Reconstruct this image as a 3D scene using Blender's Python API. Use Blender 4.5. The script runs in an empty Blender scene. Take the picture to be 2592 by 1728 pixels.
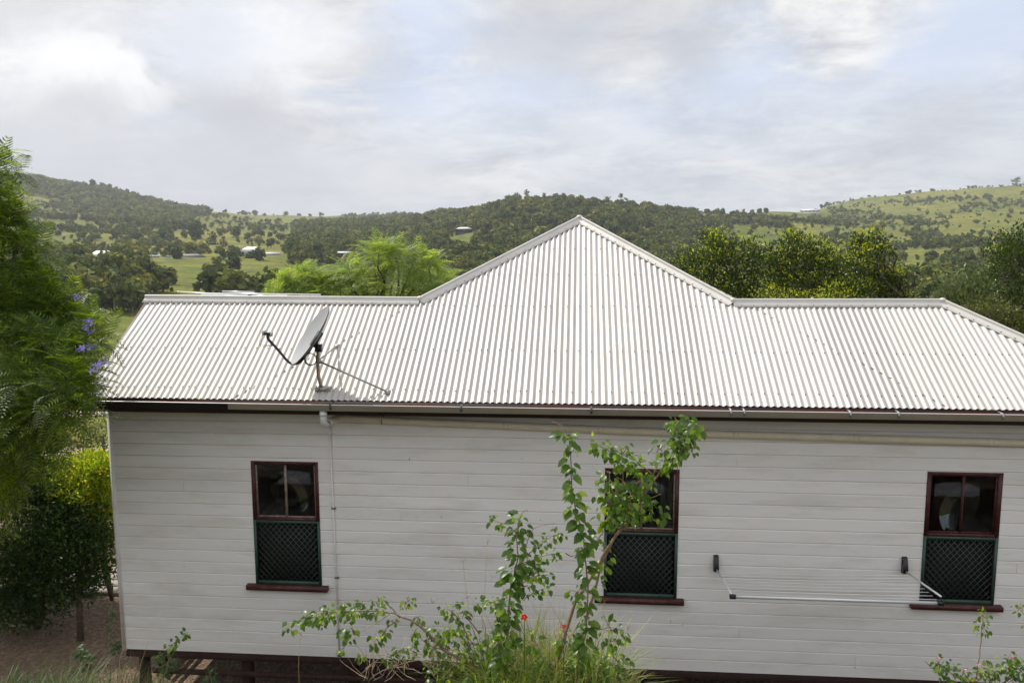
import bpy, math, random
import numpy as np
from mathutils import Vector, Matrix, noise as mnoise
R = math.radians
rng = np.random.default_rng(7)
random.seed(7)
sc = bpy.context.scene
col = sc.collection

# ------------------------------------------------------------------ camera
CAMZ = 6.3
FPX = 2100.55                       # focal length in pixels of the 2592 px wide photograph
PIT, YAW, ROLL = 0.13219, -0.0810, -0.00285
O = np.array([0, -9.421, CAMZ])
fw = np.array([math.sin(YAW) * math.cos(PIT), math.cos(YAW) * math.cos(PIT), -math.sin(PIT)])
r0 = np.array([math.cos(YAW), -math.sin(YAW), 0.0]); u0 = np.cross(r0, fw)
rv = r0 * math.cos(ROLL) + u0 * math.sin(ROLL); uv = -r0 * math.sin(ROLL) + u0 * math.cos(ROLL)
cam_d = bpy.data.cameras.new('camera'); cam = bpy.data.objects.new('camera', cam_d); col.objects.link(cam)
cam.matrix_world = Matrix(((rv[0], uv[0], -fw[0], O[0]), (rv[1], uv[1], -fw[1], O[1]), (rv[2], uv[2], -fw[2], O[2]), (0, 0, 0, 1)))
cam_d.sensor_width = 36; cam_d.lens = FPX / 2592 * 36
cam_d.clip_start = 0.05; cam_d.clip_end = 20000
sc.camera = cam

# ------------------------------------------------------------------ sky, sun, exposure
SUN_AZ, SUN_EL = R(-54), R(51)      # azimuth from +Y, clockwise seen from above
sun_dir = Vector((math.sin(SUN_AZ) * math.cos(SUN_EL), math.cos(SUN_AZ) * math.cos(SUN_EL), math.sin(SUN_EL)))
ld = bpy.data.lights.new('sun', 'SUN'); ld.energy = 4.6; ld.angle = R(0.55); ld.color = (1.0, 0.955, 0.88)
lo = bpy.data.objects.new('sun', ld); col.objects.link(lo); lo.location = (-20, 20, 40)
lo.rotation_euler = sun_dir.to_track_quat('Z', 'Y').to_euler()
sc.view_settings.view_transform = 'Standard'; sc.view_settings.look = 'None'
sc.view_settings.gamma = 1; sc.view_settings.exposure = 0.0
sc.cycles.max_bounces = 8; sc.cycles.transparent_max_bounces = 12; sc.cycles.volume_bounces = 0
sc.cycles.volume_max_steps = 64

W = bpy.data.worlds.new('World'); sc.world = W; W.use_nodes = True
nt = W.node_tree; nt.nodes.clear()
def N(nt, t, **kw):
    n = nt.nodes.new(t)
    for k, v in kw.items():
        if k.startswith('_'): setattr(n, k[1:], v)
        else: n.inputs[k.replace('_', ' ')].default_value = v
    return n
def L(nt, a, b): nt.links.new(a, b)
def math_n(nt, op, a, b=None, clamp=False):
    n = nt.nodes.new('ShaderNodeMath'); n.operation = op; n.use_clamp = clamp
    for i, v in enumerate((a, b)):
        if v is None: continue
        if isinstance(v, (int, float)): n.inputs[i].default_value = v
        else: nt.links.new(v, n.inputs[i])
    return n.outputs[0]
def ramp(nt, fac, stops, interp='LINEAR'):
    n = nt.nodes.new('ShaderNodeValToRGB'); n.color_ramp.interpolation = interp
    el = n.color_ramp.elements
    while len(el) > 1: el.remove(el[-1])
    el[0].position = stops[0][0]; el[0].color = (*stops[0][1], 1)
    for p, c in stops[1:]:
        e = el.new(p); e.color = (*c, 1)
    if fac is not None: nt.links.new(fac, n.inputs[0])
    return n.outputs[0]
def mixc(nt, fac, a, b, mode='MIX'):
    n = nt.nodes.new('ShaderNodeMix'); n.data_type = 'RGBA'; n.blend_type = mode
    for i, v in ((0, fac), (6, a), (7, b)):
        if isinstance(v, (int, float)): n.inputs[i].default_value = v
        elif isinstance(v, (tuple, list)): n.inputs[i].default_value = (*v[:3], 1)
        else: nt.links.new(v, n.inputs[i])
    return n.outputs[2]

def ray(x, y): return fw * FPX + rv * (x - 1296) + uv * (864 - y)      # source pixel -> direction
KD = 2592 / 2352
def dirD(x, y):
    d = ray(x * KD, y * KD); return d / np.linalg.norm(d)
def build_sky():
    sky = N(nt, 'ShaderNodeTexSky', _sky_type='NISHITA', _sun_disc=False)
    sky.sun_elevation = SUN_EL; sky.sun_rotation = SUN_AZ; sky.altitude = 300; sky.air_density = 1.0; sky.dust_density = 2.0
    tc = N(nt, 'ShaderNodeTexCoord'); sep = N(nt, 'ShaderNodeSeparateXYZ'); L(nt, tc.outputs['Generated'], sep.inputs[0])
    zz = math_n(nt, 'MAXIMUM', sep.outputs[2], 0.0); zz = math_n(nt, 'ADD', zz, 0.22)
    cx = math_n(nt, 'DIVIDE', sep.outputs[0], zz); cy = math_n(nt, 'DIVIDE', sep.outputs[1], zz)
    cmb = N(nt, 'ShaderNodeCombineXYZ'); L(nt, cx, cmb.inputs[0]); L(nt, cy, cmb.inputs[1])
    def fbm(scale, detail, rough, off, dist=0.0, vec=None):
        mp = N(nt, 'ShaderNodeMapping'); mp.inputs['Location'].default_value = off
        L(nt, vec or cmb.outputs[0], mp.inputs[0])
        n = N(nt, 'ShaderNodeTexNoise', Scale=scale, Detail=detail, Roughness=rough, Distortion=dist); L(nt, mp.outputs[0], n.inputs['Vector'])
        return n.outputs[0]
    n1 = fbm(1.15, 9, 0.56, (2.3, 0.7, 0.4), 0.25)          # cloud cover
    n2 = fbm(2.1, 12, 0.66, (7.1, 3.2, 1.4), 0.35)           # light and dark of the clouds
    n3 = fbm(7.0, 9, 0.60, (1.1, 9.2, 3.4), 0.3, tc.outputs['Generated'])
    # banks of cloud standing at given directions
    def blob(px, py, rad, soft=0.5):
        d = dirD(px, py)
        v = N(nt, 'ShaderNodeVectorMath', _operation='SUBTRACT'); L(nt, tc.outputs['Generated'], v.inputs[0]); v.inputs[1].default_value = tuple(d)
        v2 = N(nt, 'ShaderNodeVectorMath', _operation='MULTIPLY'); L(nt, v.outputs[0], v2.inputs[0]); v2.inputs[1].default_value = (1.0, 1.0, 1.7)
        l = N(nt, 'ShaderNodeVectorMath', _operation='LENGTH'); L(nt, v2.outputs[0], l.inputs[0])
        a = math_n(nt, 'DIVIDE', l.outputs['Value'], rad)
        w = math_n(nt, 'ADD', a, math_n(nt, 'MULTIPLY', math_n(nt, 'SUBTRACT', n3, 0.5), 2.6))
        m = N(nt, 'ShaderNodeMapRange'); m.interpolation_type = 'SMOOTHSTEP'
        L(nt, w, m.inputs[0]); m.inputs[1].default_value = 1.0 + soft; m.inputs[2].default_value = 1.0 - soft; m.inputs[3].default_value = 0; m.inputs[4].default_value = 1
        return m.outputs[0]
    cover = ramp(nt, n1, [(0.42, (0, 0, 0)), (0.58, (1, 1, 1))], 'EASE')
    low = N(nt, 'ShaderNodeMapRange'); L(nt, sep.outputs[2], low.inputs[0])
    low.inputs[1].default_value = 0.30; low.inputs[2].default_value = 0.06; low.inputs[3].default_value = 0.0; low.inputs[4].default_value = 0.75
    cover = math_n(nt, 'MAXIMUM', cover, low.outputs[0])
    n4 = fbm(5.5, 10, 0.62, (3.1, 1.2, 5.4), 0.4)
    blue = mixc(nt, 0.7, sky.outputs[0], (6.9, 8.1, 10.8))
    shade = ramp(nt, n2, [(0.36, (5.2, 5.4, 5.9)), (0.45, (6.9, 7.1, 7.5)), (0.52, (8.5, 8.6, 8.8)), (0.60, (10.2, 10.2, 10.1))])
    c = mixc(nt, cover, blue, shade)
    c = mixc(nt, ramp(nt, n4, [(0.40, (.2, .2, .2)), (0.54, (0, 0, 0))]), c, mixc(nt, 0.8, c, (5.6, 5.8, 6.3)))
    c = mixc(nt, ramp(nt, n4, [(0.52, (0, 0, 0)), (0.70, (.45, .45, .45))]), c, (9.6, 9.6, 9.6))
    for px, py, rad, am in ((460, 95, .075, .8), (980, 20, .05, .7), (1220, 195, .055, .65), (960, 240, .035, .6), (1660, 190, .08, .6), (2250, 25, .07, .75), (2130, 130, .05, .6), (1450, 260, .05, .35)):
        c = mixc(nt, math_n(nt, 'MULTIPLY', blob(px, py, rad, 0.8), am), c, (6.9, 7.9, 9.8))
    white = mixc(nt, n3, (8.6, 8.6, 8.8), (12.5, 12.4, 12.2))
    for px, py, rad, s, am in ((60, 60, 0.13, 0.9, .45), (230, 165, 0.065, 0.22, .85), (300, 220, 0.05, .3, .8), (170, 250, .06, .5, .6), (700, 90, 0.07, .6, .55), (590, 190, .05, .5, .4), (880, 420, .04, .5, .4), (1350, 300, .05, .6, .35)):
        c = mixc(nt, math_n(nt, 'MULTIPLY', blob(px, py, rad, s), am), c, white)
    for px, py, rad, am in ((230, 235, .035, .55), (150, 385, 0.10, .7), (400, 390, 0.13, .7), (640, 390, 0.12, .55), (560, 270, 0.035, .8), (1420, 60, 0.10, .6), (1180, 90, 0.06, .45), (1560, 130, .03, .5), (860, 120, .03, .35), (2150, 290, .05, .4)):
        c = mixc(nt, math_n(nt, 'MULTIPLY', blob(px, py, rad, 0.9), am), c, (5.5, 5.65, 6.1))
    for px, py, rad in ((880, 420, 0.05), (960, 410, 0.05), (420, 60, 0.06)):
        c = mixc(nt, math_n(nt, 'MULTIPLY', blob(px, py, rad, 0.9), 0.45), c, (8.2, 8.2, 8.2))
    # pale veil near the skyline
    hz = N(nt, 'ShaderNodeMapRange'); L(nt, sep.outputs[2], hz.inputs[0])
    hz.inputs[1].default_value = 0.17; hz.inputs[2].default_value = 0.0; hz.inputs[3].default_value = 0.0; hz.inputs[4].default_value = 0.55
    c = mixc(nt, hz.outputs[0], c, (6.6, 6.95, 7.5))
    # sky behind the camera is brightened to lift the shaded front wall
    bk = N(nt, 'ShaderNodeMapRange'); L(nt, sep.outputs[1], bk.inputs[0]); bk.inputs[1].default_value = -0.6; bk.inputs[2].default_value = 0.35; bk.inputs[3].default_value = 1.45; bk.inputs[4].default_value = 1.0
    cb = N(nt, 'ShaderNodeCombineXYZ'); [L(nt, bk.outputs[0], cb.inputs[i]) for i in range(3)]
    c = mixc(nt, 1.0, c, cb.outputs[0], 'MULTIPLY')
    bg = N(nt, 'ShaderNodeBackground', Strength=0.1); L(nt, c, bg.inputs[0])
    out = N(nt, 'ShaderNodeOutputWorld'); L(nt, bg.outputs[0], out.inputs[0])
build_sky()

# ------------------------------------------------------------------ helpers
def on_plane(x, y, n, p):
    d = ray(x, y); n = np.array(n, float); return O + d * (((np.array(p) - O) @ n) / (d @ n))
def atS(x, y, Y): return on_plane(x, y, (0, 1, 0), (0, Y, 0))
def atD(x, y, Y): return atS(x * KD, y * KD, Y)
TH = R(31.18); ZE = CAMZ - 1.974
rn = np.array([0, -math.sin(TH), math.cos(TH)])
def roofS(x, y, off=0): return on_plane(x, y, rn, np.array([0, 0, ZE]) + rn * off)

def tag(o, label=None, cat=None, group=None, kind=None):
    if label: o['label'] = label
    if cat: o['category'] = cat
    if group: o['group'] = group
    if kind: o['kind'] = kind
    return o
def empty(name, loc, label, cat, group=None):
    o = bpy.data.objects.new(name, None); col.objects.link(o); o.location = loc; o.empty_display_size = 0.2
    return tag(o, label, cat, group)
def link_mesh(name, me, parent=None):
    o = bpy.data.objects.new(name, me); col.objects.link(o)
    if parent is not None:
        o.parent = parent
        o.location = -Vector(wloc(parent))
    return o
def wloc(o):
    v = Vector(o.location)
    while o.parent: o = o.parent; v += Vector(o.location)
    return v
class MB:
    """collects faces in world coordinates, builds one mesh"""
    def __init__(s): s.v = []; s.f = []; s.m = []; s.n = 0; s.at = []
    def add(s, V, F, mi=0, tint=None):
        V = np.asarray(V, float).reshape(-1, 3); F = np.asarray(F, int)
        s.v.append(V); s.f.append(F + s.n); s.m.append(np.full(len(F), mi) if np.isscalar(mi) else np.asarray(mi)); s.n += len(V)
        s.at.append(np.full(len(V), 0.5) if tint is None else np.broadcast_to(tint, (len(V),)))
        return s
    def box(s, a, b, mi=0, bev=0):
        a = np.minimum(a, b) if bev == 0 else np.array(a, float); b = np.array(b, float) if bev else np.maximum(a, b)
        x0, y0, z0 = a; x1, y1, z1 = b
        V = [(x0, y0, z0), (x1, y0, z0), (x1, y1, z0), (x0, y1, z0), (x0, y0, z1), (x1, y0, z1), (x1, y1, z1), (x0, y1, z1)]
        F = [(0, 3, 2, 1), (4, 5, 6, 7), (0, 1, 5, 4), (1, 2, 6, 5), (2, 3, 7, 6), (3, 0, 4, 7)]
        return s.add(V, F, mi)
    def boxm(s, M, a, b, mi=0):
        t = MB(); t.box((0, 0, 0), (1, 1, 1)); V = t.v[0] * (np.array(b) - np.array(a)) + np.array(a)
        V = np.array([M @ Vector(p) for p in V]); return s.add(V, t.f[0], mi)
    def tube(s, P, rad, n=8, mi=0, cap=True):
        P = [np.array(p, float) for p in P]
        if np.isscalar(rad): rad = [rad] * len(P)
        V = []; up = np.array([0, 0, 1.0]); prev = None
        for i, p in enumerate(P):
            t = (P[min(i + 1, len(P) - 1)] - P[max(i - 1, 0)]); t /= (np.linalg.norm(t) + 1e-9)
            if prev is None:
                a = np.cross(t, up); 
                if np.linalg.norm(a) < 1e-3: a = np.cross(t, (1, 0, 0))
            else: a = prev - t * (prev @ t)
            a /= (np.linalg.norm(a) + 1e-9); prev = a; b = np.cross(t, a)
            for k in range(n):
                w = 2 * math.pi * k / n; V.append(p + rad[i] * (a * math.cos(w) + b * math.sin(w)))
        F = [(i * n + k, i * n + (k + 1) % n, (i + 1) * n + (k + 1) % n, (i + 1) * n + k) for i in range(len(P) - 1) for k in range(n)]
        if cap:
            V += [P[0], P[-1]]; c0 = len(P) * n
            for k in range(0, n, 2):
                F.append((c0, (k + 2) % n, k + 1, k)); q = (len(P) - 1) * n; F.append((c0 + 1, q + k, q + k + 1, q + (k + 2) % n))
        return s.add(V, F, mi)
    def extr(s, prof, x0, x1, mi=0, closed=True, mis=None):
        """profile of (y,z) swept along X"""
        n = len(prof); V = [(x0, y, z) for y, z in prof] + [(x1, y, z) for y, z in prof]
        F = [(i, (i + 1) % n, n + (i + 1) % n, n + i) for i in range(n if closed else n - 1)]
        s.add(V, F, mi if mis is None else np.array(mis))
        if closed and n == 4: s.add(V, [(3, 2, 1, 0), (4, 5, 6, 7)], mi)
        return s
    def build(s, name, mats, parent=None, smooth=False, tint=False):
        me = bpy.data.meshes.new(name)
        V = np.concatenate(s.v); 
        k = 4
        F3 = [f for f in s.f if f.shape[1] == 3]; F4 = [f for f in s.f if f.shape[1] == 4]
        m3 = [m for f, m in zip(s.f, s.m) if f.shape[1] == 3]; m4 = [m for f, m in zip(s.f, s.m) if f.shape[1] == 4]
        loops = np.concatenate([f.ravel() for f in F4 + F3]); mi = np.concatenate(m4 + m3)
        n4 = sum(len(f) for f in F4); n3 = sum(len(f) for f in F3)
        tot = np.concatenate([np.full(n4, 4), np.full(n3, 3)]); st = np.concatenate([[0], np.cumsum(tot)[:-1]])
        me.vertices.add(len(V)); me.vertices.foreach_set('co', V.ravel().astype(np.float32))
        me.loops.add(len(loops)); me.loops.foreach_set('vertex_index', loops.astype(np.int32))
        me.polygons.add(n4 + n3); me.polygons.foreach_set('loop_start', st.astype(np.int32)); me.polygons.foreach_set('loop_total', tot.astype(np.int32))
        me.polygons.foreach_set('material_index', mi.astype(np.int32))
        if smooth: me.polygons.foreach_set('use_smooth', np.ones(n4 + n3, bool))
        if tint:
            a = me.attributes.new('tint', 'FLOAT', 'POINT'); a.data.foreach_set('value', np.concatenate(s.at).astype(np.float32))
        for m in (mats if isinstance(mats, (list, tuple)) else [mats]): me.materials.append(m)
        me.update(calc_edges=True); me.validate()
        return link_mesh(name, me, parent)

# ------------------------------------------------------------------ materials
MATS = {}
def mat(name, color, rough=0.6, metal=0.0, spec=0.5, var=0.0, scale=6.0, dirt=None, dirt_amt=0.3, bump=0.0, bscale=40, tr=0.0, space='Object', coat=0.0, stretch=(1, 1, 1), dscale=2.0, panels=0, island=False, panel_amt=.09):
    m = bpy.data.materials.new(name); m.use_nodes = True; t = m.node_tree; b = t.nodes['Principled BSDF']
    b.inputs['Roughness'].default_value = rough; b.inputs['Metallic'].default_value = metal; b.inputs['Specular IOR Level'].default_value = spec
    b.inputs['Coat Weight'].default_value = coat
    tc = N(t, 'ShaderNodeTexCoord'); mp = N(t, 'ShaderNodeMapping'); mp.inputs['Scale'].default_value = stretch; L(t, tc.outputs[space], mp.inputs[0])
    c = (*color, 1)
    if var > 0 or dirt:
        n = N(t, 'ShaderNodeTexNoise', Scale=scale, Detail=6, Roughness=0.6); L(t, mp.outputs[0], n.inputs['Vector'])
        lo_ = tuple(x * (1 - var) for x in color); hi_ = tuple(min(1, x * (1 + var)) for x in color)
        c = ramp(t, n.outputs[0], [(0.3, lo_), (0.7, hi_)])
        if dirt:
            n2 = N(t, 'ShaderNodeTexNoise', Scale=dscale, Detail=8, Roughness=0.7); L(t, mp.outputs[0], n2.inputs['Vector'])
            f = ramp(t, n2.outputs[0], [(0.48, (0, 0, 0)), (0.75, (dirt_amt,) * 3)])
            c = mixc(t, f, c, dirt)
        L(t, c, b.inputs['Base Color'])
    else: b.inputs['Base Color'].default_value = c
    if panels or island:
        if panels:
            sx = N(t, 'ShaderNodeSeparateXYZ'); L(t, tc.outputs['Object'], sx.inputs[0]); wn = N(t, 'ShaderNodeTexWhiteNoise'); wn.noise_dimensions = '1D'
            L(t, math_n(t, 'FLOOR', math_n(t, 'DIVIDE', sx.outputs[0], panels)), wn.inputs['W']); src = wn.outputs['Value']
        else:
            gg = N(t, 'ShaderNodeNewGeometry'); src = gg.outputs['Random Per Island']
        a_ = panel_amt; cc = mixc(t, 1.0, c if not isinstance(c, tuple) else c[:3], ramp(t, src, [(0, (1 - a_,) * 3), (.5, (1, 1 - a_ * .15, 1 - a_ * .35)), (1, (1 + a_ * .4,) * 3)]), 'MULTIPLY'); L(t, cc, b.inputs['Base Color'])
    if bump > 0:
        n3 = N(t, 'ShaderNodeTexNoise', Scale=bscale, Detail=5); L(t, mp.outputs[0], n3.inputs['Vector'])
        bp = N(t, 'ShaderNodeBump', Strength=bump, Distance=0.02); L(t, n3.outputs[0], bp.inputs['Height']); L(t, bp.outputs[0], b.inputs['Normal'])
    return m
def leafmat(name, c1, c2, c3=None, trans=0.45, rough=0.45, tcol=None, tint=False, spec=0.35):
    """leaf colour differs from leaf to leaf; light passes through the blade"""
    m = bpy.data.materials.new(name); m.use_nodes = True; t = m.node_tree; b = t.nodes['Principled BSDF']; out = t.nodes['Material Output']
    g = N(t, 'ShaderNodeNewGeometry')
    st = [(0.0, c1), (0.75, c2), (1.0, c3 or c2)]
    c = ramp(t, g.outputs['Random Per Island'], st)
    if tint:
        at = N(t, 'ShaderNodeAttribute', _attribute_name='tint'); oi = N(t, 'ShaderNodeObjectInfo')
        s = math_n(t, 'FRACT', math_n(t, 'ADD', at.outputs['Fac'], oi.outputs['Random']))
        c = mixc(t, 1.0, c, ramp(t, s, [(0, (0.5, 0.55, 0.55)), (0.3, (0.85, 0.95, 0.8)), (0.6, (1.25, 1.15, 1.0)), (0.8, (1.9, 1.55, 1.2)), (0.9, (1.5, 1.5, 1.5)), (1, (0.7, 0.85, 0.95))]), 'MULTIPLY')
    L(t, c, b.inputs['Base Color']); b.inputs['Roughness'].default_value = rough; b.inputs['Specular IOR Level'].default_value = spec
    tr = N(t, 'ShaderNodeBsdfTranslucent'); tc_ = mixc(t, 1.0, c, tcol or (1.5, 1.55, 0.55), 'MULTIPLY'); L(t, tc_, tr.inputs[0])
    mx = N(t, 'ShaderNodeMixShader'); mx.inputs[0].default_value = trans
    L(t, b.outputs[0], mx.inputs[1]); L(t, tr.outputs[0], mx.inputs[2]); L(t, mx.outputs[0], out.inputs[0])
    return m

# roofing: galvanised sheet with a faint mottling and rusty traces
M_ROOF = mat('galvanised_sheet', (0.51, 0.485, 0.445), 0.48, 0.15, 0.4, var=0.07, scale=3.0, dirt=(0.55, 0.47, 0.38), dirt_amt=0.35, stretch=(6, 0.8, 0.8), dscale=1.6, panels=0.762, panel_amt=.14)
M_CAP = mat('ridge_cap_metal', (0.60, 0.57, 0.52), 0.5, 0.1, 0.5, var=0.07, scale=5, dirt=(0.5, 0.44, 0.36), dirt_amt=0.35)
M_SCREW = mat('screw_heads', (0.16, 0.13, 0.11), 0.6, 0.5)
M_RUST = mat('rusty_iron', (0.17, 0.055, 0.035), 0.85, 0.0, 0.2, var=0.35, scale=7, dirt=(0.34, 0.16, 0.09), dirt_amt=0.7)
M_GUT = mat('gutter_cream', (0.50, 0.46, 0.37), 0.4, 0.0, 0.5, var=0.06, scale=3, dirt=(0.30, 0.25, 0.16), dirt_amt=0.4)
M_GUTD = mat('gutter_black', (0.018, 0.016, 0.015), 0.5, var=0.2)
M_LIP = mat('gutter_lip_metal', (0.75, 0.75, 0.74), 0.35, 0.5)
M_FASC = mat('fascia_maroon', (0.035, 0.016, 0.013), 0.6, var=0.2)
M_WALL = mat('wall_paint', (0.80, 0.78, 0.75), 0.55, 0, 0.35, var=0.035, scale=1.3, dirt=(0.44, 0.39, 0.31), dirt_amt=0.45, bump=0.12, bscale=9, stretch=(0.5, 1, 3), dscale=1.7, island=True, panel_amt=.05)
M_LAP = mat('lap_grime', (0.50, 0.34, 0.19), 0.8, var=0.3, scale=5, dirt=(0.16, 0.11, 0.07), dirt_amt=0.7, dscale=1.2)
M_MAROON = mat('maroon_paint', (0.062, 0.013, 0.012), 0.5, 0, 0.4, var=0.25, scale=14, dirt=(0.22, 0.12, 0.10), dirt_amt=0.35, dscale=9)
M_GREENP = mat('green_paint', (0.032, 0.072, 0.052), 0.5, 0, 0.4, var=0.2, scale=12)
M_GRILLE = mat('grille_metal', (0.06, 0.08, 0.07), 0.5, 0.3)
M_BEAD = mat('worn_putty', (0.24, 0.17, 0.14), 0.8, var=0.4, scale=25, dirt=(0.5, 0.46, 0.42), dirt_amt=0.6, dscale=18)
M_DARK = mat('room_darkness', (0.03, 0.03, 0.028), 0.95, var=0.2)
M_CURT = mat('curtain_cloth', (0.46, 0.46, 0.47), 0.9, var=0.15, scale=12, stretch=(6, 1, 0.5))
M_PVC = mat('pvc_cream', (0.70, 0.63, 0.47), 0.4, 0, 0.4, var=0.05, dirt=(0.38, 0.31, 0.2), dirt_amt=0.35)
M_PVCW = mat('pvc_white', (0.62, 0.62, 0.60), 0.35, var=0.04)
M_CLIP = mat('dark_clip', (0.07, 0.065, 0.055), 0.6)
M_STEEL = mat('galvanised_pipe', (0.36, 0.35, 0.33), 0.45, 0.6, var=0.15, scale=20)
M_POLE = mat('weathered_pole', (0.34, 0.26, 0.19), 0.5, 0.5, var=0.2, scale=20)
M_BLACK = mat('black_plastic', (0.012, 0.012, 0.013), 0.45)
M_DISH = mat('dish_grey', (0.33, 0.335, 0.33), 0.42, 0.0, 0.4, var=0.04)
M_LNB = mat('lnb_grey', (0.42, 0.42, 0.40), 0.5)
M_ALU = mat('aluminium', (0.78, 0.78, 0.78), 0.35, 0.3)
M_CORD = mat('white_cord', (0.85, 0.83, 0.80), 0.6)
M_BARK = mat('bark', (0.11, 0.085, 0.065), 0.9, var=0.35, scale=12, bump=0.5, bscale=30)
M_TWIG = mat('twig_brown', (0.26, 0.16, 0.11), 0.8, var=0.35, scale=30)
M_DRY = mat('dry_twig', (0.42, 0.31, 0.21), 0.85, var=0.35, scale=30)
M_TIMBER = mat('grey_timber', (0.30, 0.26, 0.22), 0.85, var=0.3, scale=10, stretch=(1, 8, 1), bump=0.3)
M_SUB = mat('stump_timber', (0.05, 0.022, 0.018), 0.85, var=0.3, scale=10)
def glassmat():
    m = bpy.data.materials.new('window_glass'); m.use_nodes = True; t = m.node_tree; t.nodes.clear()
    g = N(t, 'ShaderNodeBsdfGlossy', Roughness=0.02); g.inputs[0].default_value = (1, 1, 1, 1)
    tr = N(t, 'ShaderNodeBsdfTransparent'); tr.inputs[0].default_value = (0.55, 0.58, 0.55, 1)
    fr = N(t, 'ShaderNodeFresnel', IOR=1.5)
    mx = N(t, 'ShaderNodeMixShader'); L(t, math_n(t, 'MULTIPLY', fr.outputs[0], .5), mx.inputs[0]); L(t, tr.outputs[0], mx.inputs[1]); L(t, g.outputs[0], mx.inputs[2])
    o = N(t, 'ShaderNodeOutputMaterial'); L(t, mx.outputs[0], o.inputs[0]); return m
M_GLASS = glassmat()
def meshmat():
    m = bpy.data.materials.new('insect_mesh'); m.use_nodes = True; t = m.node_tree; t.nodes.clear()
    g = N(t, 'ShaderNodeBsdfDiffuse'); g.inputs[0].default_value = (.035, .04, .036, 1); tr = N(t, 'ShaderNodeBsdfTransparent'); tr.inputs[0].default_value = (.6, .6, .6, 1)
    mx = N(t, 'ShaderNodeMixShader'); mx.inputs[0].default_value = .5; L(t, tr.outputs[0], mx.inputs[1]); L(t, g.outputs[0], mx.inputs[2]); o = N(t, 'ShaderNodeOutputMaterial'); L(t, mx.outputs[0], o.inputs[0]); return m
M_MESH = meshmat()

# ------------------------------------------------------------------ terrain
def pix_el(Dx, Dy):
    d = dirD(Dx, Dy); return d[2] / math.hypot(d[0], d[1])
def pix_az(Dx, Dy=560):
    d = dirD(Dx, Dy); return math.atan2(d[0], d[1])
COLS = {
 -500: [(350, 600), (500, 570), (700, 520), (900, 460), (1100, 400), (1300, 340)],
 0:    [(200, 690), (350, 612), (500, 575), (700, 520), (900, 472), (1100, 430), (1300, 392)],
 170:  [(200, 690), (350, 608), (500, 575), (700, 530), (900, 490), (1100, 450), (1300, 424)],
 300:  [(200, 690), (350, 605), (450, 583), (600, 550), (800, 515), (1000, 480), (1250, 450)],
 430:  [(200, 690), (350, 608), (450, 585), (600, 555), (800, 522), (1000, 500), (1250, 481)],
 640:  [(200, 690), (300, 640), (450, 583), (600, 556), (800, 530), (1100, 508), (1400, 495)],
 800:  [(200, 690), (300, 645), (450, 588), (600, 555), (800, 528), (1300, 508), (1800, 496)],
 950:  [(200, 690), (300, 640), (400, 595), (550, 550), (700, 520), (1100, 502), (1500, 488)],
 1060: [(200, 680), (300, 635), (400, 590), (520, 548), (600, 524), (750, 500), (1000, 488)],
 1200: [(200, 680), (300, 635), (400, 588), (500, 535), (620, 475), (700, 460)],
 1330: [(200, 690), (300, 640), (400, 590), (500, 540), (620, 482), (700, 468)],
 1480: [(200, 690), (350, 620), (500, 555), (620, 495), (750, 480)],
 1600: [(200, 700), (350, 640), (500, 585), (650, 520), (800, 492), (900, 487)],
 1780: [(200, 700), (350, 655), (500, 590), (700, 530), (900, 498), (1100, 488)],
 1900: [(200, 700), (300, 672), (450, 635), (600, 570), (900, 512), (1200, 486), (1600, 470)],
 2050: [(200, 700), (320, 662), (450, 605), (600, 572), (800, 532), (1100, 492), (1500, 452)],
 2200: [(200, 700), (320, 655), (450, 600), (600, 565), (800, 530), (1100, 480), (1550, 438)],
 2352: [(200, 700), (320, 652), (450, 600), (600, 562), (800, 528), (1100, 470), (1600, 421)],
 2800: [(200, 700), (320, 650), (450, 600), (600, 560), (800, 520), (1100, 460), (1600, 405)]}
NEARR = [(1, -5.5), (12, -6.3), (24, -7.2), (35, -9.2), (45, -10.9), (80, -14.2), (120, -16.0)]
LR = np.linspace(math.log(0.6), math.log(9000), 300); RR = np.exp(LR)
azs, tab = [], []
for Dx, pts in COLS.items():
    azs.append(pix_az(Dx)); rs = [p[0] for p in NEARR] + [p[0] for p in pts]; zs = [p[1] for p in NEARR] + [p[0] * pix_el(Dx, p[1]) for p in pts]
    rl, zl = rs[-1], zs[-1]; rs += [rl * 1.15, rl * 1.6, 9000]; zs += [zl - 3, zl * 0.5 - 30, -140]
    z = np.interp(LR, np.log(rs), zs)
    k = np.array([1, 2, 3, 2, 1.]) / 9; zp = np.pad(z, 2, 'edge'); zc = np.convolve(zp, k, 'valid')
    tab.append(zc)
azs = np.array(azs); tab = np.array(tab)
AZF = np.linspace(azs[0], azs[-1], 420)
T = np.array([np.interp(AZF, azs, tab[:, j]) for j in range(len(LR))])         # r x az
kk = np.exp(-0.5 * (np.arange(-9, 10) / 4.0) ** 2); kk /= kk.sum()
T = np.array([np.convolve(np.pad(row, 9, 'edge'), kk, 'valid') for row in T])
NP_Y = [-60, -20, -11, -9.4, -7, -4.4, -2.2, -1.0, -0.4, 9, 14, 22]
NP_Z = [16, 8.2, 5.0, 4.7, 4.0, 2.65, 1.0, 0.15, 0.0, 0.0, -0.5, -1.6]
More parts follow.
